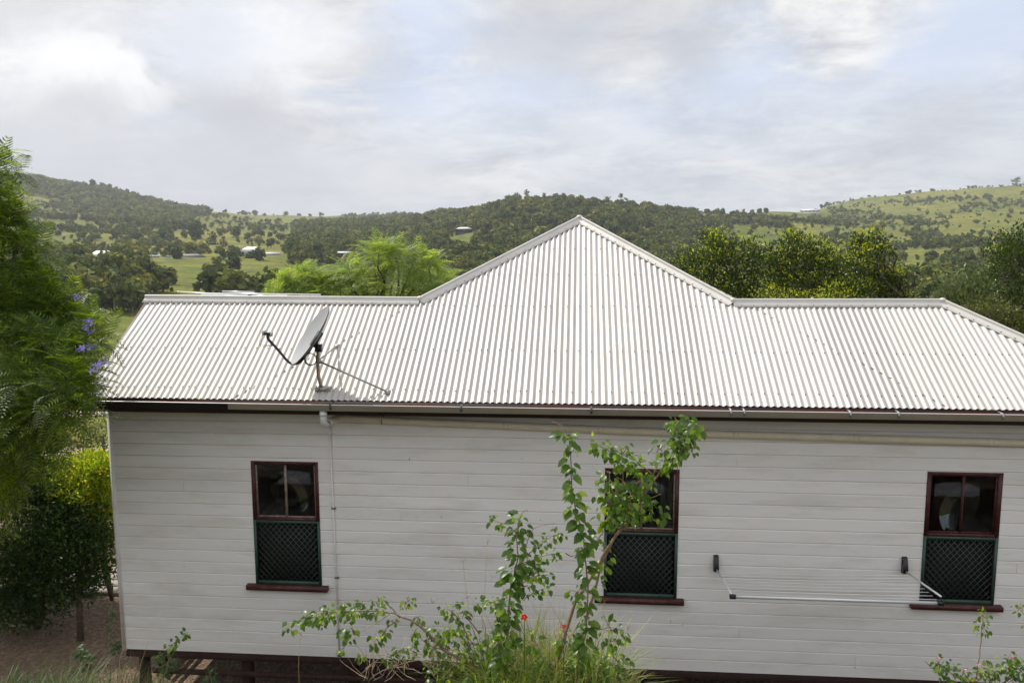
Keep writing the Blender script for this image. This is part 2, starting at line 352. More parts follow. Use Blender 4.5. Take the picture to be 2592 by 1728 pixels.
def hterr(x, y):
    """height of the ground, scalar x,y"""
    dx, dy = x - O[0], y - O[1]; r = math.hypot(dx, dy); az = math.atan2(dx, dy)
    zn = np.interp(y, NP_Y, NP_Z)
    fi = (min(max(az, AZF[0]), AZF[-1]) - AZF[0]) / (AZF[-1] - AZF[0]) * (len(AZF) - 1); ri = (math.log(max(r, 0.6)) - LR[0]) / (LR[-1] - LR[0]) * (len(LR) - 1)
    i = min(int(ri), len(LR) - 2); j = min(int(fi), len(AZF) - 2); a = ri - i; b = fi - j
    zp = CAMZ + (T[i, j] * (1 - a) + T[i + 1, j] * a) * (1 - b) + (T[i, j + 1] * (1 - a) + T[i + 1, j + 1] * a) * b
    if r > 150: zp += (mnoise.noise(Vector((x * 0.006, y * 0.006, 3))) * 0.006 + mnoise.noise(Vector((x * 0.02, y * 0.02, 7))) * 0.0022) * r * min(1, (r - 150) / 150)
    # behind the camera the ground keeps climbing
    wb = min(max((abs(az) - R(55)) / R(30), 0), 1); zb = CAMZ - 1.2 + 0.05 * r if r > 20 else zn
    zp = zp * (1 - wb) + zb * wb
    w = min(max((r - 20) / 14, 0), 1); w = w * w * (3 - 2 * w)
    return zn * (1 - w) + zp * w
def ground_material():
    m = bpy.data.materials.new('pasture_grass'); m.use_nodes = True; t = m.node_tree; b = t.nodes['Principled BSDF']; b.inputs['Roughness'].default_value = 0.95; b.inputs['Specular IOR Level'].default_value = 0.1
    tc = N(t, 'ShaderNodeTexCoord')
    def nz(s, d=6, r=0.6, st=(1, 1, 1)):
        mp = N(t, 'ShaderNodeMapping'); mp.inputs['Scale'].default_value = st; L(t, tc.outputs['Object'], mp.inputs[0])
        n = N(t, 'ShaderNodeTexNoise', Scale=s, Detail=d, Roughness=r); L(t, mp.outputs[0], n.inputs['Vector']); return n.outputs[0]
    c = ramp(t, nz(0.006, 8, 0.65), [(0.30, (0.11, 0.145, 0.018)), (0.46, (0.20, 0.205, 0.024)), (0.58, (0.31, 0.27, 0.036)), (0.72, (0.37, 0.28, 0.06))])
    c = mixc(t, ramp(t, nz(0.05, 8, 0.7), [(0.40, (0, 0, 0)), (0.66, (0.75, 0.75, 0.75))]), c, (0.062, 0.095, 0.016))
    c = mixc(t, ramp(t, nz(0.022, 5, 0.6), [(0.60, (0, 0, 0)), (0.72, (0.7, 0.7, 0.7))]), c, (0.22, 0.19, 0.065))
    c = mixc(t, ramp(t, nz(0.14, 7, 0.8), [(0.47, (0, 0, 0)), (0.60, (0.85, 0.85, 0.85))]), c, (0.05, 0.072, 0.02))
    c = mixc(t, ramp(t, nz(3.0, 6, 0.75), [(0.40, (0, 0, 0)), (0.65, (0.5, 0.5, 0.5))]), c, (0.07, 0.08, 0.03))
    ln_ = N(t, 'ShaderNodeVectorMath', _operation='LENGTH'); L(t, tc.outputs['Object'], ln_.inputs[0])
    c = mixc(t, ramp(t, math_n(t, 'DIVIDE', ln_.outputs['Value'], 40.0), [(0.38, (1, 1, 1)), (0.55, (0, 0, 0))]), c, (0.12, 0.10, 0.075))
    L(t, c, b.inputs['Base Color'])
    bp = N(t, 'ShaderNodeBump', Strength=0.6, Distance=0.6); L(t, nz(0.5, 8, 0.7), bp.inputs['Height']); L(t, bp.outputs[0], b.inputs['Normal'])
    return m
M_PAST = ground_material()
def build_terrain():
    az = np.concatenate([np.linspace(-math.pi, AZF[0], 40)[:-1], AZF, np.linspace(AZF[-1], math.pi, 40)[1:-1]])
    V = []; na = len(az)
    for r in RR:
        for a in az:
            x = O[0] + r * math.sin(a); y = O[1] + r * math.cos(a); V.append((x, y, hterr(x, y)))
    V.append((O[0], O[1], hterr(O[0], O[1])))
    i, j = np.meshgrid(np.arange(len(RR) - 1), np.arange(na), indexing='ij'); i = i.ravel(); j = j.ravel(); jn = (j + 1) % na
    F = np.stack([i * na + j, i * na + jn, (i + 1) * na + jn, (i + 1) * na + j], 1)
    k = np.arange(na); F3 = np.stack([np.full(na, len(V) - 1), (k + 1) % na, k], 1)
    m = MB(); m.add(V, F); m.f.append(F3); m.m.append(np.zeros(na, int)); m.at.append(np.zeros(0))
    o = m.build('terrain', M_PAST, smooth=True); tag(o, 'grassy ground and rolling green hills around the house', 'hills', kind='structure')
build_terrain()
def drape(name, poly_fn, x0, x1, y0, y1, n, matl, label, cat, off=0.02):
    """sheet lying just above the ground inside poly_fn"""
    xs = np.linspace(x0, x1, n[0]); ys = np.linspace(y0, y1, n[1]); V = []; idx = {}; F = []
    for i, x in enumerate(xs):
        for j, y in enumerate(ys): V.append((*poly_fn(x, y), 0))
    V = [(x, y, hterr(x, y) + off) for x, y, _ in V]
    for i in range(n[0] - 1):
        for j in range(n[1] - 1): a = i * n[1] + j; F.append((a, a + n[1], a + n[1] + 1, a + 1))
    m = MB(); m.add(V, F); o = m.build(name, matl, smooth=True); return tag(o, label, cat, kind='structure')
def gravelmat(name, a, b_, sc_=30):
    m = bpy.data.materials.new(name); m.use_nodes = True; t = m.node_tree; b = t.nodes['Principled BSDF']; b.inputs['Roughness'].default_value = 0.95
    tc = N(t, 'ShaderNodeTexCoord'); v = N(t, 'ShaderNodeTexVoronoi', Scale=sc_); L(t, tc.outputs['Object'], v.inputs['Vector'])
    n = N(t, 'ShaderNodeTexNoise', Scale=1.2, Detail=7, Roughness=0.7); L(t, tc.outputs['Object'], n.inputs['Vector'])
    c = mixc(t, n.outputs[0], a, b_); c = mixc(t, 0.55, c, ramp(t, v.outputs['Color'], [(0, tuple(x * .45 for x in a)), (0.5, a), (1, tuple(min(1, x * 1.5) for x in b_))]))
    L(t, c, b.inputs['Base Color']); bp = N(t, 'ShaderNodeBump', Strength=0.9, Distance=0.03); L(t, v.outputs['Distance'], bp.inputs['Height']); L(t, bp.outputs[0], b.inputs['Normal']); return m
M_GRAV = gravelmat('yard_gravel', (0.13, 0.082, 0.05), (0.22, 0.15, 0.095), 24)
M_ROAD = gravelmat('road_dirt', (0.36, 0.28, 0.22), (0.46, 0.38, 0.31), 8)
def edge_n(x, y): return mnoise.noise(Vector((x * .7, y * .7, 0)))
drape('gravel_yard', lambda x, y: (x, y + (0.35 * edge_n(x, y) if y < 0 else 0)), -16, 8, -0.35, 8.5, (70, 40), M_GRAV, 'brown gravel and leaf litter around the house', 'gravel', 0.012)
def road_pt(u, v):
    c = atS(160, 1150, 25); t = u
    x = -46 + t * 55; y = 24 + 6 * t + 3.2 * math.sin(t * 3) + v * 3.4
    return (x, y)
drape('dirt_road', lambda u, v: road_pt(u, v), 0, 1, 0, 1, (60, 5), M_ROAD, 'pale dirt road passing below the house yard', 'road', 0.03)
drape('dirt_track', lambda u, v: (-62 + u * 80, 43 + 8 * u + v * 5), 0, 1, 0, 1, (60, 4), M_ROAD, 'pinkish dirt track farther down the slope', 'track', 0.05)

# ------------------------------------------------------------------ the house
house = empty('weatherboard_house', (0, 2, 0), 'white weatherboard house with corrugated iron roof and maroon windows', 'house')
PITCH = 0.0762
YT = [(-6.05, 1.735), (-2.162, 1.715), (-0.003, 3.554), (2.024, 1.70), (4.691, 1.715), (6.61, 0.0)]
def ytop(x): return float(np.interp(x, [p[0] for p in YT], [p[1] for p in YT]))
def corrugated(mb, org, e, u, t0, t1, top, mi=0, amp=0.0095, n=10, tilt=0.0):
    """sheet whose waves run along u; top(t) gives the slope length; e along the eave"""
    org, e, u = (np.array(v, float) for v in (org, e, u)); nrm = np.cross(e, u)
    ts = np.arange(t0, t1 + 1e-6, PITCH / n); S = 7
    V = []; 
    for t in ts:
        h = amp * math.cos(2 * math.pi * t / PITCH); sm = max(top(t), 0.001)
        for k in range(S):
            s = sm * k / (S - 1); wob = 0.0015 * math.sin(t * 2.1 + s * 3.0)
            V.append(org + e * (t + tilt * s) + u * s + nrm * (h + wob))
    F = [(i * S + k, (i + 1) * S + k, (i + 1) * S + k + 1, i * S + k + 1) for i in range(len(ts) - 1) for k in range(S - 1)]
    mb.add(V, F, mi)
c_, s_ = math.cos(TH), math.sin(TH)
U = np.array([0, c_, s_])
rb = MB()
corrugated(rb, (0, 0, ZE), (1, 0, 0), U, -6.0, 6.60, lambda t: (ytop(t) - 0.03) / c_)
HF = 1.715 * 2
corrugated(rb, (0, HF, ZE), (-1, 0, 0), (0, -c_, s_), -6.60, 6.0, lambda t: (1.70) / c_ if t > -4.69 else max(0, (1.70 * (6.6 + t) / 1.92)) / c_)
# the tall middle block: left, right and back faces of its pyramid
AY, AZ_ = 3.554, ZE + 3.554 * math.tan(TH); RX = 4.13; thx = math.atan2(AZ_ - ZE, RX); cx_, sx_ = math.cos(thx), math.sin(thx)
tri = lambda t: max(0.0, (1 - abs(t) / AY)) * RX / cx_ * 0.995
corrugated(rb, (-RX, AY, ZE), (0, -1, 0), (cx_, 0, sx_), -AY, AY, tri)
corrugated(rb, (RX, AY, ZE), (0, 1, 0), (-cx_, 0, sx_), -AY, AY, tri)
corrugated(rb, (0, 2 * AY, ZE), (-1, 0, 0), (0, -c_, s_), -RX, RX, lambda t: max(0.0, 1 - abs(t) / RX) * AY / c_ * 0.995)
# right hip end
corrugated(rb, (6.6, 1.715, ZE), (0, 1, 0), (-math.cos(TH * .93), 0, math.sin(TH * .93)), -1.7, 1.7, lambda t: max(0.0, (1 - abs(t) / 1.715)) * 2.1)
# screws, every second or third crest along the batten lines
for sl in (0.19, 0.94, 1.88, 2.62, 3.3):
    t = -5.95; i = 0
    while t < 6.5:
        k = round(t / PITCH); tt = k * PITCH
        if sl < (ytop(tt) - 0.12) / c_:
            p = np.array([tt, 0, ZE]) + U * (sl + random.uniform(-.012, .012)) + rn * 0.009
            A = Vector(rn).to_track_quat('Z', 'Y').to_matrix().to_4x4(); A.translation = Vector(p)
            rb.boxm(A, (-.0058, -.0058, 0), (.0058, .0058, .008), 1)
        t += PITCH * (random.choice((2, 2, 2, 2, 1, 3))); i += 1
roof = rb.build('roof', [M_ROOF, M_SCREW], house, smooth=True)
# ridge and hip capping: two flanges and a rolled top
def capping(P0, P1, n1, n2, w=0.108, rr=0.019, lift=0.014, screws=True, name='ridge_cap', e0=0.0, e1=0.0):
    P0 = np.array(P0, float); P1 = np.array(P1, float); d = P1 - P0; ln = np.linalg.norm(d); d /= ln
    P0 = P0 - d * e0; P1 = P1 + d * e1
    m = MB(); prof = []
    def down(n):
        v = np.cross(d, n); v = v if v[2] < 0 else -v; return v / np.linalg.norm(v)
    n1 = np.array(n1, float); n2 = np.array(n2, float); d1, d2 = down(n1), down(n2); up = n1 + n2; up /= np.linalg.norm(up)
    b = np.cross(d, up); 
    if b @ d1 < 0: b = -b
    prof.append(d1 * w + n1 * (lift - 0.006)); prof.append(d1 * w + n1 * lift); prof.append(d1 * 0.034 + n1 * (lift + .002))
    c = up * (lift + 0.022)
    for k in range(9):
        a = R(-35 + k * 250 / 8); prof.append(c + rr * (b * math.cos(a) + up * math.sin(a)))
    prof.append(d2 * 0.034 + n2 * (lift + .002)); prof.append(d2 * w + n2 * lift)
    def ends(P, s): return [P + q for q in prof]
    V = ends(P0, 0) + ends(P1, 1); n = len(prof)
    m.add(V, [(i, i + 1, n + i + 1, n + i) for i in range(n - 1)])
    if screws:
        q = 0.10
        while q < ln - 0.05:
            p = P0 + d * (q + e0) + d1 * (w - 0.028) + n1 * (lift + 0.001)
            A = Vector(n1).to_track_quat('Z', 'Y').to_matrix().to_4x4(); A.translation = Vector(p); m.boxm(A, (-.006, -.006, 0), (.006, .006, .006), 1)
            q += 0.16 * random.uniform(0.85, 1.15)
    return m.build(name, [M_CAP, M_SCREW], roof, smooth=False)
def rp(x, y): return np.array([x, y, ZE + y * math.tan(TH)])
nb = np.array([0, s_, c_]); nl = np.array([-sx_, 0, cx_]); nr = np.array([sx_, 0, cx_])
capping(rp(-6.06, 1.735), rp(-2.162, 1.715), rn, nb)
capping(rp(-2.162, 1.715), rp(-0.003, 3.554), rn, nl, name='hip_cap', e0=0.01, e1=0.0)
capping(rp(-0.003, 3.554), rp(2.024, 1.70), rn, nr, name='hip_cap', e1=0.01)
capping(rp(2.024, 1.70), rp(4.691, 1.715), rn, nb)
nh = np.array([math.sin(TH * .93), 0, math.cos(TH * .93)])
capping(rp(4.691, 1.715), rp(6.58, 0.02), rn, nh, name='hip_cap', e0=0.01)
# apex and junction patches
for px, py, w in ((-0.003, 3.554, 0.05), (-2.162, 1.715, 0.04), (2.024, 1.70, 0.04), (4.691, 1.715, 0.045)):
    m = MB(); p = rp(px, py) + np.array([0, 0, 0.036]); 
    V = []; F = []
    for i in range(5):
        for k in range(10):
            a = 2 * math.pi * k / 10; ph = math.pi * (i + 0.2) / 4.6; V.append(p + np.array([w * math.sin(ph) * math.cos(a), w * math.sin(ph) * math.sin(a), 0.030 * math.cos(ph)]))
    F = [(i * 10 + k, i * 10 + (k + 1) % 10, (i + 1) * 10 + (k + 1) % 10, (i + 1) * 10 + k) for i in range(4) for k in range(10)]
    m.add(V, F); m.build('cap_joint', M_CAP, roof, smooth=True)
# barge along the left gable
m = MB(); a = np.array([-6.01, 0.0, ZE - 0.01]); b = rp(-6.055, 1.735) + np.array([0, 0, -0.01]); c = np.array([-6.05, HF, ZE - 0.01])
for p, q in ((a, b), (b, c)):
    V = [p + (-0.02, 0, 0.012), p + (0.02, 0, 0.0), p + (0.02, 0, -0.13), p + (-0.02, 0, -0.13), q + (-0.02, 0, 0.012), q + (0.02, 0, 0.0), q + (0.02, 0, -0.13), q + (-0.02, 0, -0.13)]; V = [v + np.array([.03, 0, -.02]) for v in V]
    m.add(V, [(0, 1, 5, 4), (1, 2, 6, 5), (2, 3, 7, 6), (3, 0, 4, 7), (0, 3, 2, 1), (4, 5, 6, 7)])
m.build('barge_board', M_MAROON, house)
# gutter
def gz(x): return ZE - 0.018 - (x + 6) * 0.0005 - 0.012 * math.sin((x + 6) / 12.5 * math.pi) * 0.6
def gutter(x0, x1, face, name):
    m = MB(); n = 24; prof = lambda z: [(-0.004, z - 0.01), (-0.004, z - 0.075), (-0.115, z - 0.075), (-0.118, z), (-0.132, z), (-0.132, z - 0.008), (-0.122, z - 0.010), (-0.119, z - 0.079), (-0.001, z - 0.079)]
    xs = np.linspace(x0, x1, n); V = []
    for x in xs: V += [(x, y, z) for y, z in prof(gz(x))]
    k = 9; mi = [1, 1, 1, 2, 2, 2, 0, 0]
    F = []; M_ = []
    for i in range(n - 1):
        for j in range(k - 1): F.append((i * k + j, (i + 1) * k + j, (i + 1) * k + j + 1, i * k + j + 1)); M_.append(mi[j])
    m.add(V, F, M_); V = [(x0, y, z) for y, z in prof(gz(x0))[:4]]; m.add(V, [(0, 1, 2, 3)], 0); V = [(x1, y, z) for y, z in prof(gz(x1))[:4]]; m.add(V, [(3, 2, 1, 0)], 0)
    return m.build(name, [face, M_RUST, M_LIP], house)
gut = gutter(-6.05, -4.12, M_GUTD, 'gutter'); gut['label'] = 'black painted end length of gutter'
gut2 = gutter(-4.12, 6.7, M_GUT, 'gutter')
for sx in (836, 1167, 1497, 1851, 1885, 2154, 2277, 2541):
    x = atS(sx, 1040, -0.13)[0]; m = MB(); z = gz(x)
    m.box((x - .011, -0.137, z - 0.06), (x + .011, -0.119, z + 0.003)); m.box((x - .011, -0.137, z + 0.003), (x + .011, -0.005, z + 0.007))
    m.build('gutter_bracket', M_CLIP if sx in (836, 1167, 1497) else M_STEEL, gut2)
m = MB(); m.box((-6.0, 0.005, ZE - 0.178), (6.6, 0.035, ZE - 0.016)); m.build('fascia', M_FASC, house)
m = MB(); m.box((-5.99, 0.036, ZE - 0.125), (6.55, 0.47, ZE - 0.112)); m.build('soffit', M_FASC, house)
# walls: chamfered boards
XL, XR, YW = -5.957, 6.05, 0.45
WZ0, EXP = 0.865, 0.1545
WINS = [(-4.105, -3.240, 'W1'), (0.330, 1.226, 'W2'), (4.110, 4.968, 'W3')]
WT, WB = 3.445, 1.845
def board_rows(m, fn, spans_fn, ztop, pos=1):
    i = 0
    while WZ0 + i * EXP < ztop:
        z = WZ0 + i * EXP; z1 = min(z + EXP, ztop)
        for (a, b, zb, zt) in spans_fn(z, z1):
            if zt - zb < 0.003 or b - a < 0.003: continue
            # face leans out a little at its foot, chamfer and groove at its head
            pr = [(0.002, 0.0), (0.0135, 0.0012), (0.0110, 0.136), (0.0035, 0.1485), (0.002, 0.1545)]
            pz = []
            for d, h in pr:
                zz = min(max(z + h, zb), zt); pz.append((d, zz))
            V = [fn(a, d, zz) for d, zz in pz] + [fn(b, d, zz) for d, zz in pz]; n = 5
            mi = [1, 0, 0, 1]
            for k in range(4):
                if abs(pz[k][1] - pz[k + 1][1]) + abs(pz[k][0] - pz[k + 1][0]) > 1e-6: m.add(V, [(k, n + k, n + k + 1, k + 1)], mi[k])
        i += 1
def front_spans(z, z1):
    out = []; x = XL + 0.05
    cuts = [XL + 0.05]
    for a, b, _ in WINS:
        if z1 > WB and z < WT:
            if z >= WB and z1 <= WT: out.append((x, a, z, z1)); x = b
            else:
                out.append((x, a, z, z1)); zb, zt = (z, WB) if z < WB else (WT, z1)
                out.append((a, b, zb, zt)); x = b
    out.append((x, XR - 0.05, z, z1)); return out
m = MB()
board_rows(m, lambda x, d, z: (x, YW - d, z), front_spans, ZE - 0.11)
m.box((XL, YW - 0.022, WZ0 - 0.02), (XL + 0.05, YW + 0.03, ZE - 0.12)); m.box((XR - 0.05, YW - 0.022, WZ0 - 0.02), (XR, YW + 0.03, ZE - 0.12))
# butt joints between board lengths
for x, k in ((-2.2, 12), (-1.35, 15), (2.0, 3), (3.4, 1), (-5.0, 14), (1.9, 17), (5.2, 9), (-0.4, 4)):
    z = WZ0 + k * EXP; m.box((x, YW - 0.0135, z + 0.002), (x + 0.0025, YW - 0.011, z + 0.117), 1)
# side and back walls
def gable(z, z1):
    t = 0 if z < ZE - 0.15 else (z - (ZE - 0.15)) / math.tan(TH) ; a, b = YW + 0.03 + max(0, t - .2), HF - YW - max(0, t - .2); return [(a, b, z, z1)] if b > a else []
board_rows(m, lambda y, d, z: (XL + 0.03 - d, HF - y, z), gable, ZE + 0.75)
board_rows(m, lambda x, d, z: (-x, HF - YW + d, z), lambda z, z1: [(-XR + .1, -XL - .1, z, z1)], ZE - 0.1)
board_rows(m, lambda y, d, z: (XR - 0.03 + d, y, z), lambda z, z1: [(YW + 0.03, HF - YW, z, z1)], ZE - 0.1)
wall = m.build('wall', [M_WALL, M_LAP], house)
m = MB(); m.box((-3.6, HF - YW + 0.03, WZ0), (3.6, 2 * AY - 0.5, ZE - 0.05)); m.build('rear_wall', M_WALL, house)
# insect stain and nail specks
for sx, sy, w, h in ((1036, 1161, .006, .035), (1321, 1161, .004, .02), (1117, 1308, .006, .02), (1697, 1572, .005, .03), (2164, 1688, .006, .02), (466, 1432, .007, .012), (1728, 1580, .004, .022)):
    p = atS(sx, sy, YW - 0.013); m = MB(); m.box(p - (w / 2, 0.0015, h / 2), p + (w / 2, 0.001, h / 2)); m.build('nail_mark', M_CLIP, wall)


def window(x0, x1, z0, z1, zm, curtains, idx):
    w = MB(); y = YW - 0.018; f = 0.045
    # architrave in maroon around the upper sash, reveal
    w.box((x0, y, zm), (x0 + f, YW + 0.06, z1)); w.box((x1 - f, y, zm), (x1, YW + 0.06, z1)); w.box((x0 + f, y + .001, z1 - f), (x1 - f, YW + 0.06, z1)); w.box((x0 + f, y + 0.002, zm), (x1 - f, YW + 0.05, zm + 0.035))
    w.box((x0, y + 0.012, z0), (x0 + 0.03, YW + 0.06, zm)); w.box((x1 - 0.03, y + 0.012, z0), (x1, YW + 0.06, zm))
    win = w.build('window', M_MAROON, house)
    xm = (x0 + x1) / 2
    s = MB(); g = 0.018
    s.box((x0 + f, YW + 0.008, zm + 0.035), (x0 + f + g, YW + 0.035, z1 - f)); s.box((x1 - f - g, YW + 0.008, zm + 0.035), (x1 - f, YW + 0.035, z1 - f))
    s.box((xm - 0.014, YW + 0.006, zm + 0.036), (xm + 0.014, YW + 0.035, z1 - f - .001)); s.box((x0 + f + g, YW + 0.009, zm + 0.036), (x1 - f - g, YW + 0.034, zm + 0.036 + g))
    s.build('sash', M_BEAD if idx != 'W3' else M_MAROON, win)
    p = MB(); p.box((x0 + f + 0.004, YW + 0.02, zm + 0.02), (x1 - f - 0.004, YW + 0.024, z1 - f)); p.build('pane', M_GLASS, win)
    # green security screen over the lower half
    gr = MB(); q = 0.035; yy = y - 0.006
    gr.box((x0 + .002, yy, z0), (x0 + q, yy + 0.03, zm)); gr.box((x1 - q, yy, z0), (x1 - .002, yy + 0.03, zm)); gr.box((x0 + q, yy + .001, zm - q), (x1 - q, yy + 0.028, zm)); gr.box((x0 + q, yy + .001, z0), (x1 - q, yy + 0.028, z0 + q + .01))
    gr.build('screen_frame', M_GREENP, win)
    d = MB(); ax, bx, az_, bz = x0 + q, x1 - q, z0 + q + .01, zm - q; sp = 0.073; hh = bz - az_; asp = 1.15
    for sg in (1, -1):
        k = -40
        while k < 60:
            xa = ax + k * sp; k += 1
            pts = []
            # line x = xa + sg*(z-az)/asp
            for z_ in np.linspace(az_, bz, 25):
                x_ = xa + sg * (z_ - az_) / asp
                pts.append((x_, z_))
            seg = [p for p in pts if ax <= p[0] <= bx]
            if len(seg) < 2: continue
            (xa_, za_), (xb_, zb_) = seg[0], seg[-1]
            t = 0.0030; yb = yy + (0.012 if sg > 0 else 0.016)
            dx, dz = xb_ - xa_, zb_ - za_; l = math.hypot(dx, dz); nx, nz_ = -dz / l * t, dx / l * t
            V = [(xa_ - nx, yb, za_ - nz_), (xa_ + nx, yb, za_ + nz_), (xb_ + nx, yb, zb_ + nz_), (xb_ - nx, yb, zb_ - nz_)]; V += [(a_, b_ + 0.003, c2) for a_, b_, c2 in V]
            d.add(V, [(0, 1, 2, 3), (7, 6, 5, 4), (0, 4, 5, 1), (1, 5, 6, 2), (2, 6, 7, 3), (3, 7, 4, 0)])
    d.build('security_grille', M_GRILLE, win)
    p = MB(); p.box((x0 + .035, YW + 0.045, z0 + .02), (x1 - .035, YW + 0.049, zm + .02)); p.build('insect_screen', M_MESH, win)
    # dark room behind
    r = MB(); X0, X1, Y0, Y1, Z0, Z1 = x0 - .022, x1 + .022, YW + 0.004, YW + .9, z0 - .03, z1 + .03
    r.add([(X0, Y1, Z0), (X1, Y1, Z0), (X1, Y1, Z1), (X0, Y1, Z1)], [(3, 2, 1, 0)]); r.box((X0, Y0, Z0), (X0 + .02, Y1, Z1)); r.box((X1 - .02, Y0, Z0), (X1, Y1, Z1)); r.box((X0, Y0, Z0), (X1, Y1, Z0 + .02)); r.box((X0, Y0, Z1 - .02), (X1, Y1, Z1))
    r.build('room_interior', M_DARK, win)
    for (ca, cb) in curtains:
        c = MB(); n = 40; xs = np.linspace(ca, cb, n); V = []
        for x in xs: yv = YW + 0.12 + 0.02 * math.sin(x * 75); V += [(x, yv, z0 + .03), (x, yv, z1 - .03)]
        c.add(V, [(2 * i, 2 * i + 2, 2 * i + 3, 2 * i + 1) for i in range(n - 1)]); c.build('curtain', M_CURT, win, smooth=True)
    # sill
    sl = MB(); a_, b_ = x0 - 0.11, x1 + 0.085; yo = YW - 0.085
    V = [(a_, yo, z0 - 0.062), (b_, yo, z0 - 0.062), (b_, YW + .03, z0 - 0.062), (a_, YW + .03, z0 - 0.062), (a_, yo, z0 - 0.008), (b_, yo, z0 - 0.008), (b_, YW + .03, z0 + 0.006), (a_, YW + .03, z0 + 0.006)]
    sl.add(V, [(0, 3, 2, 1), (4, 5, 6, 7), (0, 1, 5, 4), (1, 2, 6, 5), (2, 3, 7, 6), (3, 0, 4, 7)]); sl.build('sill', M_MAROON, win)
window(-4.105, -3.240, WB - .015, WT + .002, 2.675, [], 'W1')
window(0.330, 1.226, WB - .035, WT - .01, 2.640, [(0.40, 0.55), (1.02, 1.17)], 'W2')
window(4.110, 4.968, WB + .015, WT + .033, 2.690, [], 'W3')
# storm water pipe slanting down the wall, with its elbow from the gutter
m = MB(); yp = YW - 0.062
e0 = atS(818, 1040, -0.06); P = [(e0[0], -0.06, ZE - 0.09), (e0[0], -0.06, ZE - 0.20), (e0[0], -0.05, ZE - 0.255), (e0[0] + .01, -0.01, ZE - 0.29), (e0[0] + .015, 0.06, ZE - 0.30)]
m.tube(P, 0.040, 16); m.tube([(e0[0], -0.06, ZE - 0.13), (e0[0], -0.06, ZE - 0.175)], 0.045, 16)
pe = m.build('pipe_elbow', M_PVCW, house, smooth=True)
m = MB(); z_at = lambda x: np.interp(x, [-3.05, -2.393, -0.875, 1.076, 5.14, 6.2], [4.03, 4.002, 3.963, 3.908, 3.855, 3.842])
P = [(e0[0] + .015, 0.06, ZE - .30), (e0[0] + .02, 0.22, ZE - .30), (e0[0] + 0.06, yp - .03, ZE - .298), (e0[0] + 0.14, yp, 4.028)] + [(x, yp, z_at(x)) for x in np.linspace(-2.8, 5.98, 14)]
m.tube(P, 0.046, 16)
for sx in (1280, 1520, 1862, 2166, 2508): x = atS(sx, 1090, yp)[0]; m.tube([(x - .035, yp, z_at(x)), (x + .035, yp, z_at(x))], 0.0465, 16)
pipe = m.build('storm_pipe', M_PVC, house, smooth=True)
m = MB()
for sx in (968,): x = atS(sx, 1090, yp)[0]; m.tube([(x - .006, yp, z_at(x)), (x + .006, yp, z_at(x))], 0.0475, 14); m.box((x - .008, yp, z_at(x) + .04), (x + .008, YW - .01, z_at(x) + .055))
m.build('pipe_strap', M_RUST, pipe)
m = MB(); a = atS(834, 1066, YW - .03); b = atS(860, 1664, YW - .03); m.tube([a, a * .5 + b * .5, b], 0.0105, 8); cd = m.build('conduit', M_WALL, house, smooth=True)
for sx, sy in ((840, 1070), (843, 1286), (851, 1461), (858, 1658)): p = atS(sx, sy, YW - .03); m = MB(); m.box(p + (-.018, -.014, -.007), p + (.03, .016, .007)); m.build('conduit_clip', M_CLIP, cd)
# stumps, bearers, slatted skirting under the floor
for x in np.arange(-5.85, 6.1, 1.45):
    for y in (0.75, 2.6): m = MB(); m.tube([(x, y, -0.1), (x, y, WZ0 - 0.02)], [.085, .075], 10); m.build('stump', M_SUB, house, smooth=True)
m = MB(); m.box((XL + .02, YW + 0.02, WZ0 - 0.12), (XR - .02, YW + 0.12, WZ0 - 0.005)); m.box((XL + .02, 2.5, WZ0 - .12), (XR, 2.6, WZ0 - .005)); m.box((XL + .05, YW + .02, WZ0 - .004), (XR - .05, HF - YW, WZ0 + .03)); m.build('floor_bearer', M_SUB, house)
m = MB()
for z in (0.22, 0.45): m.box((XL + 0.3, YW + .14, z), (XR, YW + .165, z + .07))
for z in (0.15, 0.33, 0.51): m.box((XL + .03, 1.3, z), (XL + .055, HF - .5, z + .08))
m.build('skirting_slats', M_SUB, house)

# ------------------------------------------------------------------ satellite dish
c5 = lambda x, y: (550 + x / 4.612, 740 + y / 4.612)
BP = roofS(*c5(1240, 1140))
dish = empty('satellite_dish', tuple(BP), 'grey satellite dish on a bent pole braced to the roof', 'satellite dish')
YB = BP[1]
P5 = lambda x, y, dy=0.0: atS(*c5(x, y), YB + dy)
m = MB(); pp = [P5(1228, 1130), P5(1205, 1060), P5(1185, 980), P5(1178, 900), P5(1176, 800), P5(1178, 700), P5(1180, 640)]
m.tube(pp, 0.0185, 14); m.build('pole', M_POLE, dish, smooth=True)
m = MB(); m.tube([p + (-.012, -.014, 0) for p in pp] + [P5(1160, 610)], .006, 6); m.tube([P5(1190, 1130, -.02), P5(1150, 1200, -.06), P5(1140, 1240, -.09)], .005, 6); m.build('coax_cable', M_BLACK, dish, smooth=True)
